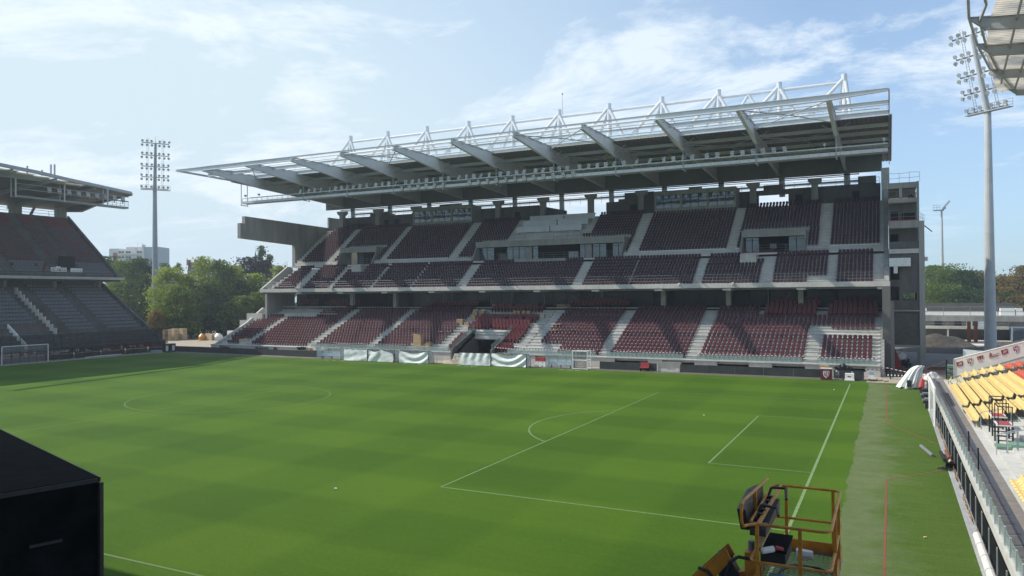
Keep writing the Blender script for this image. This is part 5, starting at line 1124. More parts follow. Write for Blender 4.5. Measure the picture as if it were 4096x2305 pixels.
for k in range(5): MB().tube((23.3+k*.5, 325.4, 42.9+k*.6), (23.3+k*.5, 326.4, 42.9+k*.6), .42, .3, 8).build('lamp', 'lamp_face', t)

# ------------------------------------------------------------------ left stand (in shade)
LS = thing('grandstand', (-126, 30, 0), 'older two-tier grandstand in shade at the left edge', 'grandstand')
Y0, Y1 = 20.0, 74.2
lrow = [(-113.2-.95*k, 1.9+.60*k) for k in range(18)]; urow = [(-125.6-.62*k, 14.1+.49*k) for k in range(22)]
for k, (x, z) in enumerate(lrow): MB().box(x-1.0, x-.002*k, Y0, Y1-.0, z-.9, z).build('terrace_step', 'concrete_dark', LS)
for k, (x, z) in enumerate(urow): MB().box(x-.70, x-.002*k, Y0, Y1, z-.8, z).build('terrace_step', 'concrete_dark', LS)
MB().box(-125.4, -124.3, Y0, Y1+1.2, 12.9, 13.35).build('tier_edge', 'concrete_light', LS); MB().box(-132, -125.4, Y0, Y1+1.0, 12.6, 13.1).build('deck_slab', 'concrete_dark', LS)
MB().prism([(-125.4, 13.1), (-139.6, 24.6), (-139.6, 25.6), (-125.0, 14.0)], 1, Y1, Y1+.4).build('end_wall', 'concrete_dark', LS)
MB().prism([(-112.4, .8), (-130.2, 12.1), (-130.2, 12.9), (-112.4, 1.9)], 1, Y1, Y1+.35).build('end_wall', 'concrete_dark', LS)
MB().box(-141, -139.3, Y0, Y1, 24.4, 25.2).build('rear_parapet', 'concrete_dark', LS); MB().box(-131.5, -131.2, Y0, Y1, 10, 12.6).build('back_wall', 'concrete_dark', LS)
for y in (73.4, 64.9, 56.4, 47.9, 39.4): MB().box(-141.2, -139.6, y-.75, y+.75, 20, 27.4).build('column', 'concrete', LS); MB().box(-129.4, -128.6, y-.3, y+.3, 9, 12.6).build('lower_column', 'concrete', LS)
rail(LS, (-140.5, Y0, 25.2), (-140.5, Y1, 25.2), 1.1, 3, 2, .04); rail(LS, (-124.4, Y0, 13.35), (-124.4, Y1+1, 13.35), 1.0, 1.2, 2, .03)
m_ = MB(); m_.tube((-141.5, 60, 24.8), (-141.5, 63.5, 29), .25); m_.tube((-141.5, 57.5, 24.8), (-141.5, 54, 29), .25); m_.tube((-141.5, 68, 24.8), (-141.5, 70.2, 29), .25); m_.build('rear_truss', 'grey_steel', LS)
def lst():
    t = MB(); t.prism([(-.2, .12), (.2, .12), (.2, .42), (.13, .50), (-.13, .50), (-.2, .42)], 1, .0, .05); t.box(-.2, .2, -.38, 0, .10, .15); return t
lt = lst(); wl, gl, rl, pl_ = [], [], [], []
lb = [(21, 56.3), (60.2, 65.0), (67.0, 73.8)]
for k, (x, z) in enumerate(lrow):
    if k < 4: continue
    for a, b in lb:
        if k < 6 and a < 60: continue
        n = int((b-a)/.5)
        for i in range(n): wl.append((x-.6, a+.25+i*.5, z, R(90)))
ub = [(21, 54.5), (56.5, 62.8), (64.3, 67.0), (68.1, 73.8)]
for k, (x, z) in enumerate(urow):
    for a, b in ub:
        if k < 5 and a == 64.3: continue
        n = int((b-a)/.5)
        for i in range(n):
            q = (x-.45, a+.25+i*.5, z, R(90)); (rl if (k > 17 or (random.random() < .06)) else gl if k < 4 else pl_).append(q)
seats(LS, [(lt, ['grey_seat'], wl+gl), (lt, ['red_seat'], rl), (lt, ['pink_seat'], pl_)])
MB().box(-127.2, -126.6, 64.6, 67.2, 14.6, 17.0).build('entrance_box', 'dark_gap', LS)
t1 = MB().box(-125.9, -125.8, 62.4, 65.2, 14.2, 14.95).box(-125.92, -125.82, 63.3, 64.1, 14.95, 15.15).build('banner', 'white_paint', loc=(-125.9, 63.8, 14.2), label='white banner with club name on the upper tier edge of the shaded stand', cat='banner'); text(t1, 'FC METZ', (-125.79, 63.8, 14.35), (0, 1, 0), (0, 0, 1), .62, 'red_top', 'CENTER')
MB().box(-125.9, -125.8, 65.9, 68.1, 14.2, 14.9).build('banner', 'white_paint', label='plain white banner right of the lettered one on the shaded stand', cat='banner')
# sunlit balustrade wall stepping down the aisle
for k in range(3, 15): x, z = lrow[k]; MB().box(x-.9, x-.1, 57.2, 57.35, z-.1, z+1.1).build('stair_panel', 'board_cream', LS)
MB().prism([(-118.5, 1.9), (-113.6, 1.9), (-113.6, 2.5), (-118.5, 5.6)], 1, 51.0, 51.2).build('stair_cheek', 'white_paint', LS); MB().box(-118.6, -118.4, 51.4, 58.2, 3.6, 5.0).build('low_wall', 'red_top', LS)
for i in range(9):
    y = 52.2+(i % 3)*2.4+(i//3)*.7; x = -117+(i//3)*1.5; z = 3.9-(i//3)*.9; m_ = MB(); m_.path([(x, y, z-1.1), (x, y, z), (x, y+1.9, z), (x, y+1.9, z-1.1)], .035, 5); m_.build('crush_barrier', 'galv', LS)
# roof of the left stand (translucent front strips, beams, gantry)
def zroof(x): return 29.0-(-121.0-x)*.0 if x > -121 else 29.0-(-121-x)*.085
edge = [(-107.0, 20), (-109.3, 36), (-110.7, 45.6), (-112.7, 52), (-115.4, 58.3), (-118.2, 66), (-121.4, 74.6)]
m_ = MB()
for (xa, ya), (xb, yb) in zip(edge[:-1], edge[1:]): m_.bar((xa, ya, 28.9), (xb, yb, 28.9), .35, .5)
m_.build('edge_beam', 'grey_steel', LS)
for j, x in enumerate([-112.0, -113.2, -114.4, -115.7, -117.2]):
    ye = 45.6+(abs(x)-110.7)*2.65 if x > -121.4 else 74.6
    MB().box(x-.62, x+.0, 20, min(ye, 74.5), 28.55-.0*j, 28.62).build('translucent_strip', 'sheet_translucent', LS); MB().box(x-1.1, x-.63, 20, min(ye, 74.5), 28.35, 28.6).build('purlin', 'grey_steel', LS)
MB().add([(-118.2, 20, 28.6), (-118.2, 65, 28.6), (-121.4, 74.5, 28.6), (-143, 75.0, 26.9), (-143, 20, 26.9), (-118.2, 20, 29.0), (-118.2, 65, 29.0), (-121.4, 74.5, 29.0), (-143, 75.0, 28.2), (-143, 20, 28.2)], [(0, 1, 2, 3, 4), (9, 8, 7, 6, 5), (0, 5, 6, 1), (1, 6, 7, 2), (2, 7, 8, 3), (3, 8, 9, 4)]).build('roof_deck', 'roof_sheet', LS)
MB().prism([(-143, 26.6), (-136, 26.2), (-129.5, 27.6), (-121.4, 28.5), (-121.4, 28.9), (-143, 28.0)], 1, 74.2, 74.9).build('gable', 'roof_sheet', LS)
for y in (47.9, 56.4, 64.9): xf = -110.7-(y-45.6)*.36; MB().ibeam((xf, y, 28.7), (-143, y, 28.2), .5, .4, .06, .04, 2.0).build('roof_beam', 'grey_steel', LS)
for x, z in ((-118.0, 27.6), (-118.0, 26.8), (-118.0, 25.7)): MB().bar((x, 52.0, z), (x, 71.5, z), .12, .2 if z < 26 else .14).build('gantry_rail', 'galv', LS)
MB().box(-119.2, -117.95, 52, 71.5, 25.5, 25.6).build('gantry_floor', 'grey_steel', LS)
for y in (52.0, 59.8, 67.5): MB().bar((-118, y, 25.5), (-118, y, 28.6), .16, .16).bar((-119.2, y, 25.5), (-119.2, y, 28.6), .12, .12).build('gantry_hanger', 'white_steel', LS)
for k in range(9): inst('gantry_floodlight', flm, LS, (-118.3, 57.5+k*1.65, 27.2-(k % 2)*.0), (0, 0, R(90)), (1.3, 1.3, 1.3)); 
rail(LS, (-118.0, 67.6, 25.6), (-118.0, 71.5, 25.6), 1.1, .8, 3, .03)
for y, h in ((52.5, 1.0), (56.2, 1.8), (56.8, 1.9), (54.8, .7)): MB().box(-116.1, -115.9, y, y+.18, 29.0, 29.2+h).build('roof_antenna', 'grey_steel', LS)
# pitch-side fence, boards, goal
F_ = thing('net_fence', (-111.2, 58, 0), 'tall dark net fence on posts in front of the shaded stand', 'fence'); m_ = MB()
for y in np.arange(30, 74.3, 1.25): MB().bar((-111.3, y, 0), (-111.3, y, 4.1), .09, .09).build('post', 'black_panel', F_)
m2 = MB()
for z in (1.6, 2.8, 4.08): m2.bar((-111.3, 30, z), (-111.3, 74.3, z), .05, .05)
m2.build('fence_rail', 'black_panel', F_); MB().box(-111.36, -111.35, 45, 74.3, 1.5, 4.1).build('netting', 'net', F_)
MB().box(-116, -111.3, 74.3, 74.36, 0, 4.1).build('netting', 'net', F_)
def lboard(y0, y1, z0, z1, lab, items, mt='maroon'):
    t = thing('advertising_board', (-112.3, (y0+y1)/2, 0), lab, 'advertising board', 'printed boards in front of the shaded stand'); MB().box(-112.4, -112.3, y0+.02, y1-.02, z0, z1).build('panel', mt, t); MB().box(-112.35, -112.32, y0+.02, y1-.02, .05, z0-.02).build('lower_panel', 'black_panel', t)
    for it in items:
        if it[0] == 't': text(t, it[1], (-112.285, it[2], it[3]), (0, 1, 0), (0, 0, 1), it[4], 'white_print')
        elif it[0] == 'c': crest(t, (-112.29, it[1], it[2]), (0, 1, 0), (0, 0, 1), it[3])
        elif it[0] == 'o':
            m_ = MB(); y, z, rr = it[1:4]
            for i in range(20): a0, a1 = 2*math.pi*i/20, 2*math.pi*(i+1)/20; m_.quad(*[(-112.285, y+q_*math.cos(a), z+q_*math.sin(a)) for q_, a in ((rr*.82, a0), (rr, a0), (rr, a1), (rr*.82, a1))])
            m_.build('round_emblem', 'white_print', t)
lboard(44.5, 51.9, .88, 1.78, 'maroon board with E.Leclerc lettering behind the far goal', [('t', 'E.Leclerc', 46.9, 1.12, .62), ('o', 50.25, 1.32, .36), ('t', 'L', 50.1, 1.16, .45), ('c', 51.5, 1.38, .55)])
lboard(52.0, 57.6, .85, 1.75, 'dark board reading HOLLINGER right of the far goal', [('t', 'HOLLINGER', 53.9, 1.1, .56), ('t', 'CONSTRUCTION', 53.95, .94, .14), ('o', 53.4, 1.3, .27)], 'black_panel')
lboard(57.7, 62.2, .83, 1.7, 'dark board with a crest and three small lines of text', [('c', 58.2, 1.3, .62), ('t', 'Metz', 59.4, 1.42, .2), ('t', 'Moselle', 59.4, 1.2, .2), ('t', 'Environnement', 59.4, .98, .2)], 'black_panel')
lboard(62.3, 66.6, .83, 1.68, 'maroon board reading demeco under a small bird', [('t', 'demeco', 62.6, .98, .42), ('o', 63.3, 1.5, .1), ('c', 65.9, 1.3, .62)])
lboard(66.7, 71.0, .83, 1.66, 'maroon board with slanted Direct lettering', [('t', 'Direct', 67.4, 1.15, .48), ('t', 'LE PARIS', 69.3, 1.36, .16), ('t', 'CHAMPIONNATS', 69.2, 1.16, .14), ('t', 'DE FRANCE', 69.3, .98, .14)])
lboard(71.1, 73.8, .83, 1.66, 'plain dark maroon board at the corner of the shaded stand', [])
def goal(pts, h, lab, back, net='white_net', rad=.06):
    (xa, ya), (xb, yb) = pts; bx, by = back; t = thing('goal', ((xa+xb)/2, (ya+yb)/2, 0), lab, 'goal')
    MB().tube((xa, ya, 0), (xa, ya, h), rad, None, 10).build('post', 'white_paint', t); MB().tube((xb, yb, 0), (xb, yb, h), rad, None, 10).build('post', 'white_paint', t); MB().tube((xa, ya, h), (xb, yb, h), rad, None, 10).build('crossbar', 'white_paint', t)
    m_ = MB(); A = [(xa, ya, h), (xb, yb, h), (xb+bx, yb+by, .1), (xa+bx, ya+by, .1)]
    m_.quad(*A); m_.build('net', net, t)
    return t
goal(((-112.9, 46.6), (-113.2, 53.2)) if 0 else ((-111.9+.9, 46.0), (-111.9+.9, 52.7)), 2.6, 'white goal against the boards of the shaded stand', (-.9, 0))
m_ = MB()
for j in range(5): m_.bar((-110.9+.12*j, 58.5+.4*j, .1+.03*j), (-110.9+.12*j, 63.8+.2*j, .1+.03*j), .12, .1)
m_.build('white_profiles', 'white_paint', label='long white bars lying in front of the shaded stand boards', cat='bars')
sheet('kerb_left', -110.2, -109.3, 20, 73, .03, 'kerb', th=.1)
for i, (y, l) in enumerate(((71.9, 'left dark wheeled trolley at the far corner'), (73.2, 'right dark wheeled trolley at the far corner'))):
    t = thing('trolley', (-108.9, y, 0), l, 'trolley', 'trolleys at the far left corner'); MB().box(-109.4, -108.5, y-.45, y+.45, .15, 1.5).build('body', 'black_panel', t)
    for s in (-.3, .3): MB().tube((-108.45, y+s, .14), (-108.4, y+s, .14), .14, .14, 8).build('wheel', 'rubber', t)
    MB().box(-108.49, -108.48, y-.3, y+.2, .3, 1.2).build('net_pocket', 'plastic_wrap', t)
MB().box(-109.6, -108.6, 69.4, 71.0, .0, .5).build('equipment_case', 'grey_steel', label='low grey case left of the two dark trolleys', cat='case')

# ------------------------------------------------------------------ right stand
RS = thing('grandstand', (14, 30, 0), 'low stand of yellow and red seats at the right edge', 'grandstand')
YA, YB = 4.0, 61.0
MB().box(6.95, 7.2, YA, 64.0, 1.16, 1.5).build('parapet', 'concrete_light', RS); MB().box(7.0, 7.2, YA, 64, 0, 1.16).build('retaining_wall', 'concrete_dark', RS)
n = 26
for i in range(n):
    a = YA+(64-YA)*i/n; b = YA+(64-YA)*(i+1)/n; MB().box(6.9, 6.93, a+.03, b-.03, .03, 1.15).build('mesh_panel', 'black', RS); MB().box(6.86, 6.9, a-.02, a+.02, 0, 1.2).build('mesh_post', 'grey_steel', RS)
y = YA; i = 0
while y < 62:
    MB().box(7.0, 7.06, y-.06, y+.06, 1.5, 2.1).build('glass_post', 'grey_steel', RS)
    if i % 2 == 0 or 1: MB().box(7.02, 7.035, y+.07, y+1.1, 1.56, 2.06).build('glass_panel', 'green_glass', RS)
    y += 1.25; i += 1
for i in range(38): a = YA+1.55*i; MB().box(7.2, 8.16, a, a+1.53, 1.40, 1.5-.004*(i % 2)).build('paving_slab', 'asphalt', RS)
MB().box(7.52, 7.78, YA, 60, 1.497, 1.512).build('dark_strip', 'asphalt_dark', RS); MB().box(8.16, 8.6, YA, 61, 1.3, 1.52).build('kerb_band', 'concrete_light', RS)  # narrow darker strip running the length of the walkway
NR = 24
for i in range(NR):
    x = 8.6+.64*(i-1) if i else 8.0; z = 1.5+.175*i
    if i == 0: continue
    MB().box(x, x+.70, YA, YB, z-.5, z-.002*(i % 2)).build('terrace_step', 'concrete_light', RS)
    MB().box(x-.012, x-.001, 33.8, YB-.5, z-.16, z-.01).build('green_riser', 'green_paint', RS)
    if i < 14:
        m_ = MB()
        for k in range(7): m_.box(x+.05+.08*k, x+.09+.08*k, 34.0, 54.2, z+.004, z+.03)
        m_.build('grating', 'asphalt_dark', RS)
def yst():
    t = MB(); prof = [(-.22, .37), (-.17, .41), (-.04, .37), (.09, .38), (.15, .42), (.22, .70), (.19, .72), (.12, .47), (.06, .42), (-.04, .405), (-.16, .445), (-.22, .41)]
    # three lengthwise pieces so the shell is dished
    for a, b, dz in ((-.205, -.13, .03), (-.13, .13, 0), (.13, .205, .03)): t.prism([(u, v+dz) for u, v in prof], 0, a+.001, b-.001)
    t.box(-.02, .02, -.02, .02, 0, .42, 1); return t
yt = yst(); ys1, os1 = [], []
def rrow(i, y0, y1, keep=1):
    x = 8.32+.64*i; z = 1.5+.175*i; nn = int((y1-y0)/.46)
    for k in range(nn): (os1 if i >= 7 else ys1).append((x, y0+.23+k*.46, z, R(-90)))
for i in range(20):
    rrow(i, 41.0, 54.0)
    if i >= 2: rrow(i, 56.9, 60.2)
    if i == 0: rrow(0, 34.2, 39.8)
    elif i < 5: rrow(i, 33.8+.6*i*.5, 39.8)
    else: rrow(i, 33.0, 39.8)
for i in range(2, 20): rrow(i, 8, 16.5)
rrow(0, 10, 18.6); rrow(1, 9, 18.9); rrow(0, 57.0, 57.6); rrow(1, 56.5, 57.2)
seats(RS, [(yt, ['yellow_seat', 'galv'], ys1), (yt, ['orange_seat', 'galv'], os1)])
for i, (y0, y1) in enumerate(((54.4, 56.6), (26.8, 27.6), (40.1, 40.8))):
    for k in range(1, 14): x = 8.6+.64*(k-1); z = 1.5+.175*k; MB().box(x+.02, x+.3, y0, y1, z+.002, z+.10).build('stair_block', 'green_paint', RS)
for (x, y) in ((8.9, 27.0), (9.5, 26.8), (10.2, 26.9), (10.9, 26.7), (8.5, 40.4)): MB().box(x-.35, x+.35, y-.45, y+.45, 1.62+(x-8.6)*.27, 1.74+(x-8.6)*.27).build('green_block', 'green_paint', RS)
# handrails up the aisle
for x0, y0 in ((8.5, 33.2), (9.1, 33.0), (8.45, 25.6), (8.9, 25.4)):
    z = 1.6+(x0-8.6)*.27; m_ = MB(); m_.path([(x0, y0, z), (x0, y0, z+1.0), (x0+.9, y0+.3, z+1.25), (x0+.9, y0+.3, z+.25)], .022, 6); m_.tube((x0+.45, y0+.15, z+.1), (x0+.45, y0+.15, z+1.1), .018); m_.build('handrail', 'grey_steel', RS)
for y in (21.9, 26.5): MB().tube((7.35, y, 1.5), (7.35, y, 2.5), .03, None, 8).build('bollard_post', 'black', RS)
# camera tables with red tops
def table(x0, x1, y0, y1, zt, lab):
    t = thing('camera_table', ((x0+x1)/2, (y0+y1)/2, 1.5), lab, 'table', 'tall camera tables in the right stand')
    MB().box(x0-.05, x1+.05, y0-.06, y1+.06, zt-.06, zt).build('table_top', 'board_cream', t); MB().box(x0+.03, x1-.03, y0+.03, y1-.03, zt+.001, zt+.012).build('red_cover', 'red_top', t)
    for x in (x0, x1):
        for y in (y0, y1): MB().box(x-.04, x+.04, y-.04, y+.04, 1.55+(.1 if x == x1 else 0), zt-.061).build('leg', 'rubber', t)
    m_ = MB()
    for z in (1.95, 2.2): m_.bar((x0, y0, z), (x1, y0, z), .04, .05); m_.bar((x0, y1, z), (x1, y1, z), .04, .05)
    m_.build('crossbar', 'rubber', t); m_ = MB()
    for x in (x0, x1):
        for y in (y0, y1): m_.bar((x, y, zt), (x, y, zt+.95), .045, .045)
    m_.bar((x0, y0, zt+.95), (x1, y0, zt+.95), .05, .05); m_.bar((x0, y1, zt+.95), (x1, y1, zt+.95), .05, .05); m_.bar((x0, y0, zt+.95), (x0, y1, zt+.95), .05, .05); m_.build('guard_rail', 'rubber', t)
table(8.75, 9.38, 27.6, 29.0, 2.75, 'tall red-topped camera table standing nearest in the right stand'); table(8.8, 9.45, 30.6, 32.0, 2.75, 'tall red-topped camera table just beyond the nearest one')
# printed end wall
W_ = thing('logo_wall', (12, 61.2, 0), 'cream wall with a row of maroon logos rising behind the yellow seats', 'wall')
xs0, xs1 = 9.02, 26
zt = lambda x: 3.47+(x-9.02)*.322; zb = lambda x: 1.91+(x-9.02)*.378
MB().prism([(xs0, 0), (xs1, 0), (xs1, zb(xs1)-.03), (xs0, zb(xs0)-.03)], 1, 61.0, 61.25).build('lower_wall', 'concrete_light', W_); MB().prism([(xs0, zb(xs0)), (xs1, zb(xs1)), (xs1, zt(xs1)), (xs0, zt(xs0))], 1, 60.97, 61.2).build('printed_panel', 'board_cream', W_); MB().bar((xs0, 61.1, zt(xs0)+.03), (xs1, 61.1, zt(xs1)+.03), .3, .05).build('coping', 'white_paint', W_); MB().box(8.96, 9.01, 60.9, 61.3, 0, 3.5).build('end_post', 'grey_steel', W_)
sl = math.atan(.35); ri = Vector((math.cos(sl), 0, math.sin(sl))); up = Vector((-math.sin(sl)*.15, 0, 1)).normalized(); up = ri.cross(Vector((0, 1, 0))); up = Vector((-math.sin(sl), 0, math.cos(sl)))*1
up = Vector((-.12, 0, 1)).normalized()
def logo(kind, x):
    zc = (zt(x)+zb(x))/2+.2; o = Vector((x, 60.95, zc)); f3 = lambda a, b, l=0: o+ri*a*.62+up*b*.62+Vector((0, -l, 0))
    def pl(poly, l, mt, nm): m_ = MB(); n = len(poly); m_.add([f3(a, b, l) for a, b in poly]+[f3(a, b, l-.006) for a, b in poly], [tuple(range(n))]+[(i, n+i, n+(i+1) % n, (i+1) % n) for i in range(n)]); m_.build(nm, mt, W_)
    if kind == 's':
        pl([(-.40, -.22), (.40, -.26), (.38, .42), (-.10, .36), (-.42, .40)], .01, 'maroon_print', 'logo_square')
        for k in range(3): pl([(-.2+.17*k, -.12), (-.16+.17*k, -.14), (-.02+.13*k, .26), (-.10+.13*k, .2)], .018, 'white_print', 'logo_stroke')
        text(W_, 'Lorraine', f3(-.36, -.42, .012), ri, up, .10, 'maroon_print')
    elif kind == 'c': crest(W_, o+Vector((0, -.01, .02)), ri, up, .60, 'crest')
    elif kind == 'm':
        pl([(-.34, -.15), (-.24, -.15), (-.24, .42), (-.42, .42)], .01, 'maroon_print', 'logo_bar'); pl([(.24, -.15), (.34, -.15), (.42, .42), (.24, .42)], .01, 'maroon_print', 'logo_bar'); pl([(-.22, .42), (.22, .42), (.05, -.15), (-.05, -.15)], .01, 'maroon_print', 'logo_wedge'); text(W_, 'metz', f3(-.36, -.42, .012), ri, up, .19, 'maroon_print')
    else:
        m_ = MB(); m_.tube(f3(-.30, .34, .0), f3(-.30, .34, .012), .075, .075, 12); m_.build('logo_dot', 'maroon_print', W_); pl([(-.5, .0), (-.1, .0), (-.12, .22), (-.34, .14), (-.5, .2)], .01, 'maroon_print', 'logo_wave'); pl([(-.5, -.2), (.62, -.2), (.62, -.1), (-.3, -.1), (-.5, -.05)], .01, 'maroon_print', 'logo_base'); text(W_, 'Moselle', f3(0, 0, .012), ri, up, .16, 'maroon_print'); text(W_, 'Conseil départemental', f3(-.5, -.38, .012), ri, up, .075, 'maroon_print')
for k, x in zip('scmosc'+'moscmo', [9.46, 10.2, 11.05, 12.01, 12.89, 13.7, 14.6, 15.5, 16.5, 17.4, 18.3, 19.2]): logo(k, x)
# fence and gate right corner
t = thing('railing_fence', (8.1, 71.5, 0), 'brown metal fence and gate beside the logo wall', 'fence'); m_ = MB()
for k in range(17): x = 7.1+.11*k; MB().box(x-.012, x+.012, 71.49, 71.51, .35, 1.75).build('bar', 'rust', t)
MB().box(7.0, 9.0, 71.47, 71.53, .25, .33).build('rail', 'rust', t); MB().bar((6.6, 71.5, 1.4), (9.2, 71.5, 2.55), .06, .07).build('rail', 'rust', t); MB().box(8.95, 9.05, 71.4, 71.55, 0, 2.6).build('gate_post', 'black', t)
m_ = MB(); 
for k in range(8): x = 9.15+.17*k; MB().box(x-.012, x+.012, 71.49, 71.51, .3, 2.3).build('bar', 'rust', t)
for z in (.3, 1.0, 2.3): MB().box(9.06, 10.5, 71.47, 71.53, z, z+.05).build('rail', 'rust', t)
for k, (z, mt) in enumerate(((.35, 'green_paint'), (.7, 'green_paint'), (1.25, 'green_paint'), (1.7, 'green_paint'))): MB().box(9.1, 10.4, 72.2, 73.4, z, z+.25).build('green_crate', mt, label=['lowest', 'second', 'third', 'topmost'][k]+' green crate of the pile behind the gate', cat='crate', group='green crates behind the gate')
heap('pale_sacks', 7.9, 76.5, .9, .8, 1.0, 'plastic_wrap', 21, 'pile of pale sacks behind the brown fence', 'sacks', 14)
# bundled white netting at the corner
t = thing('netting_bundle', (6.2, 67.0, 0), 'white netting gathered into a tall drooping bundle at the corner', 'netting'); m_ = MB(); nseg, nr = 120, 18; V = []
for j in range(nr+1):
    v = j/nr
    for i in range(nseg):
        a = 2*math.pi*i/nseg; rr = (.30+.85*(1-v)**1.1)*(1+.34*abs(math.sin(a*4.5+v*1.5))-.17+.10*math.sin(a*13+v*3)+.05*math.sin(a*29)); V.append((6.25-.85*(1-v)+.35*v+rr*math.cos(a)*.78, 66.9+rr*math.sin(a)*.7, .10+2.15*math.sin(v*math.pi/2)+.06*math.sin(a*5)))
m_.add(V, [(j*nseg+i, j*nseg+(i+1) % nseg, (j+1)*nseg+(i+1) % nseg, (j+1)*nseg+i) for j in range(nr) for i in range(nseg)]+[tuple(range(nr*nseg, (nr+1)*nseg))]); m_.build('draped_net', 'tarp', t, smooth=True)
MB().add([(4.9, 66.2, .01), (5.9, 66.0, .02), (5.7, 66.6, .06), (5.0, 66.7, .02)], [(0, 1, 2, 3)]).build('loose_corner', 'tarp', t); MB().box(5.25, 5.65, 65.9, 66.05, .25, .9).build('black_buckle', 'rubber', t); MB().tube((6.45, 65.2, .2), (6.6, 65.9, 1.0), .28, .22, 8).build('red_bag', 'red_steel', label='red and white bag leaning on the netting bundle', cat='bag')
goal(((6.62, 43.5), (6.62, 51.2)), 2.72, 'white goal stored upright along the right-hand wall', (.0, 0), rad=.075)
m_ = MB(); m_.quad((6.66, 43.6, .1), (6.66, 51.1, .1), (6.66, 51.1, 2.7), (6.66, 43.6, 2.7)); m_.build('hung_net', 'white_net', label='white net hanging in the stored goal', cat='net')
for i in range(7): y = 52.5+i*1.3; MB().box(6.35, 6.85, y, y+1.0, 0, .45+.2*(i % 3)).tube((6.2, y+.3, .5), (6.8, y+.5, .55), .12).build('stored_gear', ['black_panel', 'galv', 'rubber'][i % 3], label=['first', 'second', 'third', 'fourth', 'fifth', 'sixth', 'seventh'][i]+' lump of dark gear along the right wall, counted away from the stored goal', cat='gear', group='gear along the right wall')
sheet('kerb_right', 6.52, 6.64, -6, 64, .02, 'kerb', th=.1); sheet('gutter', 6.64, 6.9, -6, 64, .012, 'kerb')
m_ = MB()
for k in range(160): y = random.uniform(14, 44); m_.tube((6.8, y, .02), (6.78+random.uniform(-.1, .08), y+random.uniform(-.1, .1), random.uniform(.08, .3)), .03, .005, 4)
m_.build('dry_weeds', 'dry_grass', kind='stuff', label='dry brown weeds along the foot of the right wall', cat='weeds')
for (a, b, l, mt) in (((5.45, 34.9, .06), (5.95, 31.9, .08), 'thin grey pipe lying on the turf short of the right wall', 'galv'), ((6.42, 33.0, .12), (6.5, 30.6, .12), 'dark pipe lying along the kerb', 'rubber'), ((6.72, 33.4, .14), (6.78, 31.2, .14), 'short rusty pipe against the right wall', 'rust')): MB().tube(a, b, .10, None, 10).build('pipe', mt, label=l, cat='pipe')
t = thing('cable_box', (6.6, 28.8, 0), 'open dark box with a tangle of cables at the wall', 'cable box'); MB().box(6.45, 6.85, 28.6, 29.3, .03, .35).build('box', 'black', t); m_ = MB()
for k in range(30): a = random.uniform(0, 6.28); m_.tube((6.5+.5*math.cos(a)*random.random(), 28.7+.9*math.sin(a)*random.random(), .05), (6.5+.5*math.cos(a+.7)*random.random(), 28.7+.9*math.sin(a+.7)*random.random(), .05+random.random()*.15), .018, None, 4)
m_.build('cables', 'rubber', t); MB().tube((6.6, 28.9, .36), (6.68, 29.0, .46), .06).build('fitting', 'yellow_seat', t)
for k in range(5): MB().tube((6.74, 8.6+1.45*k, .17), (6.74, 10.0+1.45*k, .17), .155, .15, 12).build('white_pipe', 'board_cream', label=['nearest', 'second', 'third', 'fourth', 'farthest'][k]+' of the fat cream pipe lengths lying against the right wall', cat='pipe', group='fat cream pipes along the right wall')
MB().tube((4.9, 15.2, .03), (5.0, 15.25, .03), .03).build('litter', 'yellow_seat', label='tiny yellow scrap on the side turf at lower right', cat='litter')
# roof over the right stand, its front corner at the top right of the picture
RR = thing('stand_roof', (20, 50, 22), 'grey steel roof with pale corrugated sheets at the top right corner', 'roof')
E_ = [(7.4, 24, 29), (8.2, 34, 29), (8.66, 39.65, 29), (9.01, 43.46, 29), (10.13, 50.41, 29), (11.69, 58.04, 29), (13.7, 65.52, 29)]
for p, q in zip(E_[:-1], E_[1:]): MB().tube(p, q, .10, None, 8).build('edge_tube', 'grey_steel', RR)
I_ = [(8.6, 34, 28.75), (9.74, 40.2, 28.75), (9.69, 43.82, 28.75), (10.76, 50.6, 28.75), (12.3, 58.0, 28.75), (14.4, 66.0, 28.75)]
for p, q in zip(I_[:-1], I_[1:]): MB().bar(p, q, .14, .22).build('edge_bar', 'grey_steel', RR)
for (x, y) in ((8.2, 36.4), (9.01, 43.46), (10.13, 50.41), (11.69, 58.04), (13.7, 65.6)):
    MB().ibeam((x, y, 29.0), (x+.95, y+.2, 28.98), .12, .3, .04, .03, .85).ibeam((x+.95, y+.2, 28.98), (x+24, y+.2, 27.2), .95, .32, .05, .03, 1.5).build('roof_beam', 'grey_steel', RR)
for k in range(7): x = 12.0+1.35*k; ye = 62+(x-12)*1.9; MB().bar((x-1.1, 28, 28.55-.075*k), (x+1.0, min(66, ye), 28.45-.075*k), .12, .2).build('purlin', 'wood' if 0 else 'grey_steel', RR)
m_ = MB(); pts = []; y = 28.0
while y < 66: pts += [(y, 0), (y+.16, 0), (y+.2, -.06), (y+.34, -.06), (y+.38, 0)]; y += .42
V = []; 
for j in range(2):
    for yy, dz in pts:
        x0 = 10.3+max(0, yy-43)*.055+max(0, yy-52)*.11; x = x0 if j == 0 else 36; V.append((x, yy, 28.95-(x-10)*.075+dz))
n = len(pts); m_.add(V, [(i, i+1, n+i+1, n+i) for i in range(n-1)]); m_.build('roof_sheet', 'sheet_translucent', RR)
MB().tube((17.5, 51, 28.2), (17.5, 51, 27.9), .18, .26, 10).build('hanging_lamp', 'board_cream', RR)
for x, y in ((30, 30), (30, 45), (30, 60)): MB().box(x-.4, x+.4, y-.4, y+.4, 0, 27).build('roof_column', 'concrete', RR)

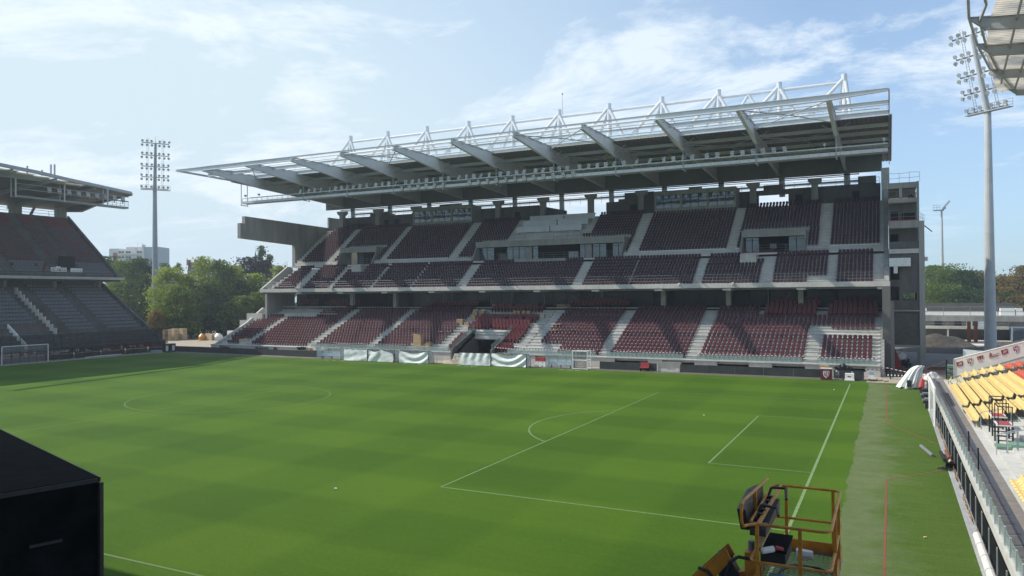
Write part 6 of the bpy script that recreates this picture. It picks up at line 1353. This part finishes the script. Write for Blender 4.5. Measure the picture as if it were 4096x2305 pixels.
# ------------------------------------------------------------------ near side: stand the camera is in, dark box, lift
NN = thing('grandstand', (-10, -24, 0), 'stand the picture is taken from, its roof overhead out of frame', 'grandstand')
MB().prism([(-40, 18.5), (-7.0, 20.0), (-7.0, 20.4), (-40, 19.2)], 0, -75, 14).build('roof_deck', 'roof_sheet', NN)
for x in range(-72, 14, 12): MB().box(x-.4, x+.4, -38, -37.2, 0, 18.6).build('column', 'concrete', NN)
for k in range(9): MB().box(-75, 14, -24-1.0*k-1.1, -24-1.0*k, 2.5+.6*k-.8, 2.5+.6*k).build('terrace_step', 'concrete', NN)
BB = thing('dark_cabinet', (-10, -11, 0), 'big matt black cabinet standing up at the lower left edge', 'cabinet')
d_ = Vector((-5.66, 1.78, 0)).normalized(); n_ = Vector((-d_.y, d_.x, 0)); n_ = n_ if n_.y < 0 else -n_; p0 = Vector((-6.7, -11.29, 0)); m_ = MB(); cc = [p0, p0+d_*9, p0+d_*9+n_*1.4, p0+n_*1.4]
m_.add([(c_.x, c_.y, 4.2) for c_ in cc]+[(c_.x, c_.y, 7.0) for c_ in cc], [(0, 3, 2, 1), (4, 5, 6, 7), (0, 1, 5, 4), (1, 2, 6, 5), (2, 3, 7, 6), (3, 0, 4, 7)]); m_.build('housing', 'black', BB)
zz1 = Vector((0, 0, 1))
for k in range(1, 5):
    a_ = p0+d_*1.8*k-n_*.012; MB().add([tuple(a_+zz1*4.25), tuple(a_+d_*.05+zz1*4.25), tuple(a_+d_*.05+zz1*6.98), tuple(a_+zz1*6.98), tuple(a_+n_*.02+zz1*4.25), tuple(a_+d_*.05+n_*.02+zz1*4.25), tuple(a_+d_*.05+n_*.02+zz1*6.98), tuple(a_+n_*.02+zz1*6.98)], [(3, 2, 1, 0), (0, 1, 5, 4), (1, 2, 6, 5), (2, 3, 7, 6), (3, 0, 4, 7)]).build('panel_joint', 'rubber', BB)
for z_ in (4.25, 6.96): MB().bar(tuple(p0+d_*.02-n_*.015+zz1*z_), tuple(p0+d_*8.98-n_*.015+zz1*z_), .03, .06).build('edge_trim', 'rubber', BB); MB().bar(tuple(p0-d_*.015+n_*.02+zz1*z_), tuple(p0-d_*.015+n_*1.38+zz1*z_), .03, .06).build('edge_trim', 'rubber', BB)
MB().bar(tuple(p0-d_*.015-n_*.015+zz1*4.3), tuple(p0-d_*.015-n_*.015+zz1*6.92), .06, .06).build('corner_trim', 'rubber', BB)
for z_ in (5.0, 6.2): MB().bar(tuple(p0-d_*.05+n_*.5+zz1*z_), tuple(p0-d_*.05+n_*.9+zz1*z_), .03, .04).build('handle', 'rubber', BB)
for k in range(4): c_ = p0+d_*(.3+2.8*k)+n_*.7; MB().box(c_.x-.08, c_.x+.08, c_.y-.08, c_.y+.08, 0, 4.2).build('leg', 'galv', BB)
# boom lift
BL = thing('boom_lift', (.0, -8.0, 0), 'orange boom lift with its open work basket raised at the lower right', 'boom lift')
x0, x1, y0, y1, zf, zr = 1.93, 3.02, -7.15, -4.68, 5.2, 6.3
def rrect(x0, x1, y0, y1, z, r, n=5):
    P = []
    for cx_, cy_, a0 in ((x1-r, y1-r, 0), (x0+r, y1-r, 90), (x0+r, y0+r, 180), (x1-r, y0+r, 270)):
        for i in range(n+1): a = R(a0+90*i/n); P.append((cx_+r*math.cos(a), cy_+r*math.sin(a), z))
    return P+[P[0]]
for z, nm_ in ((zr, 'top_rail'), (zf+.55, 'middle_rail')): MB().path(rrect(x0, x1, y0, y1, z, .13), .022, 8).build(nm_, 'lift_orange', BL)
for (x, y) in ((x0+.10, y0+.02), (2.62, y0), (x1, -6.25), (x1, -5.35), (x1-.12, y1), (2.15, y1), (x0, -5.9)): MB().bar((x, y, zf), (x, y, zr), .05, .04).build('rail_post', 'lift_orange', BL)
MB().bar((x0+.12, y0, zr), (x0+.14, y1, zr), .045, .04).build('cross_rail', 'lift_orange', BL)
fl_ = MB(); fl_.path(rrect(x0, x1, y0, y1, zf, .05, 1), .025, 6)
k = x0
while k < x1-.02: fl_.bar((k, y0, zf), (k, y1, zf), .012, .012); k += .075
k = y0
while k < y1-.02: fl_.bar((x0, k, zf), (x1, k, zf), .012, .012); k += .075
fl_.build('mesh_floor', 'galv', BL)
for a in ((x0, x1, y1-.01, y1+.01), (x1-.01, x1+.01, y0, y1-.011), (x0-.01, x0+.01, y0, y1-.011), (x0, x1, y0-.01, y0+.01)): MB().box(*a, zf+.02, zf+.20).build('toe_board', 'lift_orange', BL)
MB().path([(1.9, -5.04, 6.48), (1.9, -7.45, 6.70), (1.9, -7.58, 6.67), (1.9, -7.64, 6.58), (1.9, -7.62, 6.44), (1.90, -7.48, 6.34), (1.92, -7.29, 6.31), (2.03, -7.15, 6.30)], .022, 8).build('control_guard', 'lift_orange', BL)
MB().bar((1.9, -6.4, 6.6), (1.9, -6.4, 6.2), .04, .04).build('guard_post', 'lift_orange', BL)
MB().prism([(-7.2, 6.50), (-6.3, 6.58), (-5.5, 6.46), (-5.4, 6.24), (-6.2, 6.10), (-6.9, 6.12)], 0, 1.76, 1.88).build('console_shroud', 'rubber', BL)
MB().prism([(-6.9, 6.05), (-5.3, 6.05), (-5.3, 6.22), (-6.9, 6.15)], 0, 1.89, 2.12).build('control_console', 'black_panel', BL)
for k in range(5): MB().tube((2.0, -6.7+.27*k, 6.18), (2.02, -6.7+.27*k, 6.34), .022, .035, 8).build('joystick', 'rubber', BL)
MB().box(1.97, 2.1, -6.75, -5.5, 6.152, 6.165).build('switch_plate', 'apt_grey', BL)
MB().path([(1.93, -5.45, 6.2), (2.0, -5.4, 6.42), (2.22, -5.35, 6.42), (2.26, -5.6, 6.3)], .022, 8).path([(1.93, -6.5, 6.25), (2.0, -6.45, 6.4), (2.22, -6.4, 6.36), (2.26, -6.6, 6.3)], .022, 8).build('hand_hoop', 'rubber', BL)
MB().prism([(-6.8, 5.85), (-5.3, 5.85), (-5.3, 5.95), (-6.8, 5.9)], 0, 1.95, 2.05).build('label_plate', 'wood', BL)
MB().box(1.98, 2.34, -6.5, -5.7, 5.52, 5.72).build('battery_case', 'rubber', BL); MB().box(1.96, 2.36, -6.55, -5.65, 5.721, 5.75).build('case_lid', 'black', BL)
MB().tube((2.03, -6.65, 5.76), (2.18, -6.55, 5.78), .05).build('spray_can', 'white_paint', BL); MB().tube((2.2, -6.5, 5.78), (2.3, -6.45, 5.75), .04).build('red_cup', 'red_steel', BL)
MB().box(2.12, 2.45, -7.0, -6.55, 5.22, 5.42).build('blue_case', 'container_blue', BL); MB().tube((2.35, -5.0, 5.25), (2.6, -5.02, 5.27), .10, .07, 7).build('white_rag', 'plastic_wrap', BL)
m_ = MB()
for j in range(4):
    c_ = (2.5+.05*j, -5.9-.1*j); rr = .32+.05*j; m_.path([(c_[0]+rr*math.cos(a), c_[1]+rr*1.3*math.sin(a), 5.24+.01*j) for a in np.linspace(0, 6.28, 14)], .011, 5)
m_.build('coiled_cable', 'rubber', BL)
MB().box(1.72, 1.90, -6.35, -6.05, 4.7, 5.6).build('basket_mount', 'lift_orange', BL); MB().prism([(1.45, 5.2), (1.95, 5.35), (1.95, 4.9), (1.62, 4.6)], 1, -6.28, -6.12).build('mount_plate', 'lift_orange', BL)
MB().tube((1.8, -6.2, 5.0), (1.8, -6.2, 5.75), .05).build('rotator', 'galv', BL)
for s in (-.14, .14): MB().prism([(.2, 4.35), (1.42, 5.62), (1.52, 5.45), (.5, 4.2)], 1, -6.2+s-.02, -6.2+s+.02).build('jib_side', 'lift_orange', BL)
MB().bar((-3.2, -7.0, 1.8), (.6, -6.25, 4.7), .28, .34).build('lower_boom', 'lift_orange', BL)
MB().prism([(1.28, 5.5), (1.5, 5.42), (1.72, 5.05), (1.62, 4.6), (1.38, 4.6), (1.32, 5.0)], 1, -6.3, -6.1).build('knuckle', 'rubber', BL)
MB().tube((.6, -6.2, 4.55), (1.35, -6.2, 5.35), .05).build('cylinder', 'galv', BL)
MB().path([(1.0, -6.35, 5.25), (1.15, -6.38, 5.22), (1.3, -6.4, 5.05), (1.42, -6.4, 5.12), (1.5, -6.38, 5.42), (1.62, -6.36, 5.52), (1.85, -6.34, 5.5)], .028, 8).build('hose', 'rubber', BL)
MB().box(-4.6, -1.8, -8.4, -5.8, .45, 1.5).build('chassis', 'lift_orange', BL)
for x in (-4.2, -2.2):
    for y in (-8.5, -5.7): MB().tube((x, y-.15, .45), (x, y+.15, .45), .45, .45, 16).build('wheel', 'rubber', BL)

# thin warm-side haze in the air over the whole site
hm = bpy.data.materials.new('haze'); hm.use_nodes = True; t = hm.node_tree; t.nodes.clear(); o = t.nodes.new('ShaderNodeOutputMaterial'); v = t.nodes.new('ShaderNodeVolumePrincipled')
v.inputs['Color'].default_value = (.80, .90, 1.0, 1); v.inputs['Density'].default_value = .0005; v.inputs['Anisotropy'].default_value = .5; t.links.new(v.outputs[0], o.inputs['Volume']); M['haze'] = hm
MB().box(-900, 800, -300, 1000, -1.1, 50).build('haze', 'haze', kind='stuff', loc=(0, 0, -1.2), label='thin pale haze in the air over the whole ground', cat='haze')
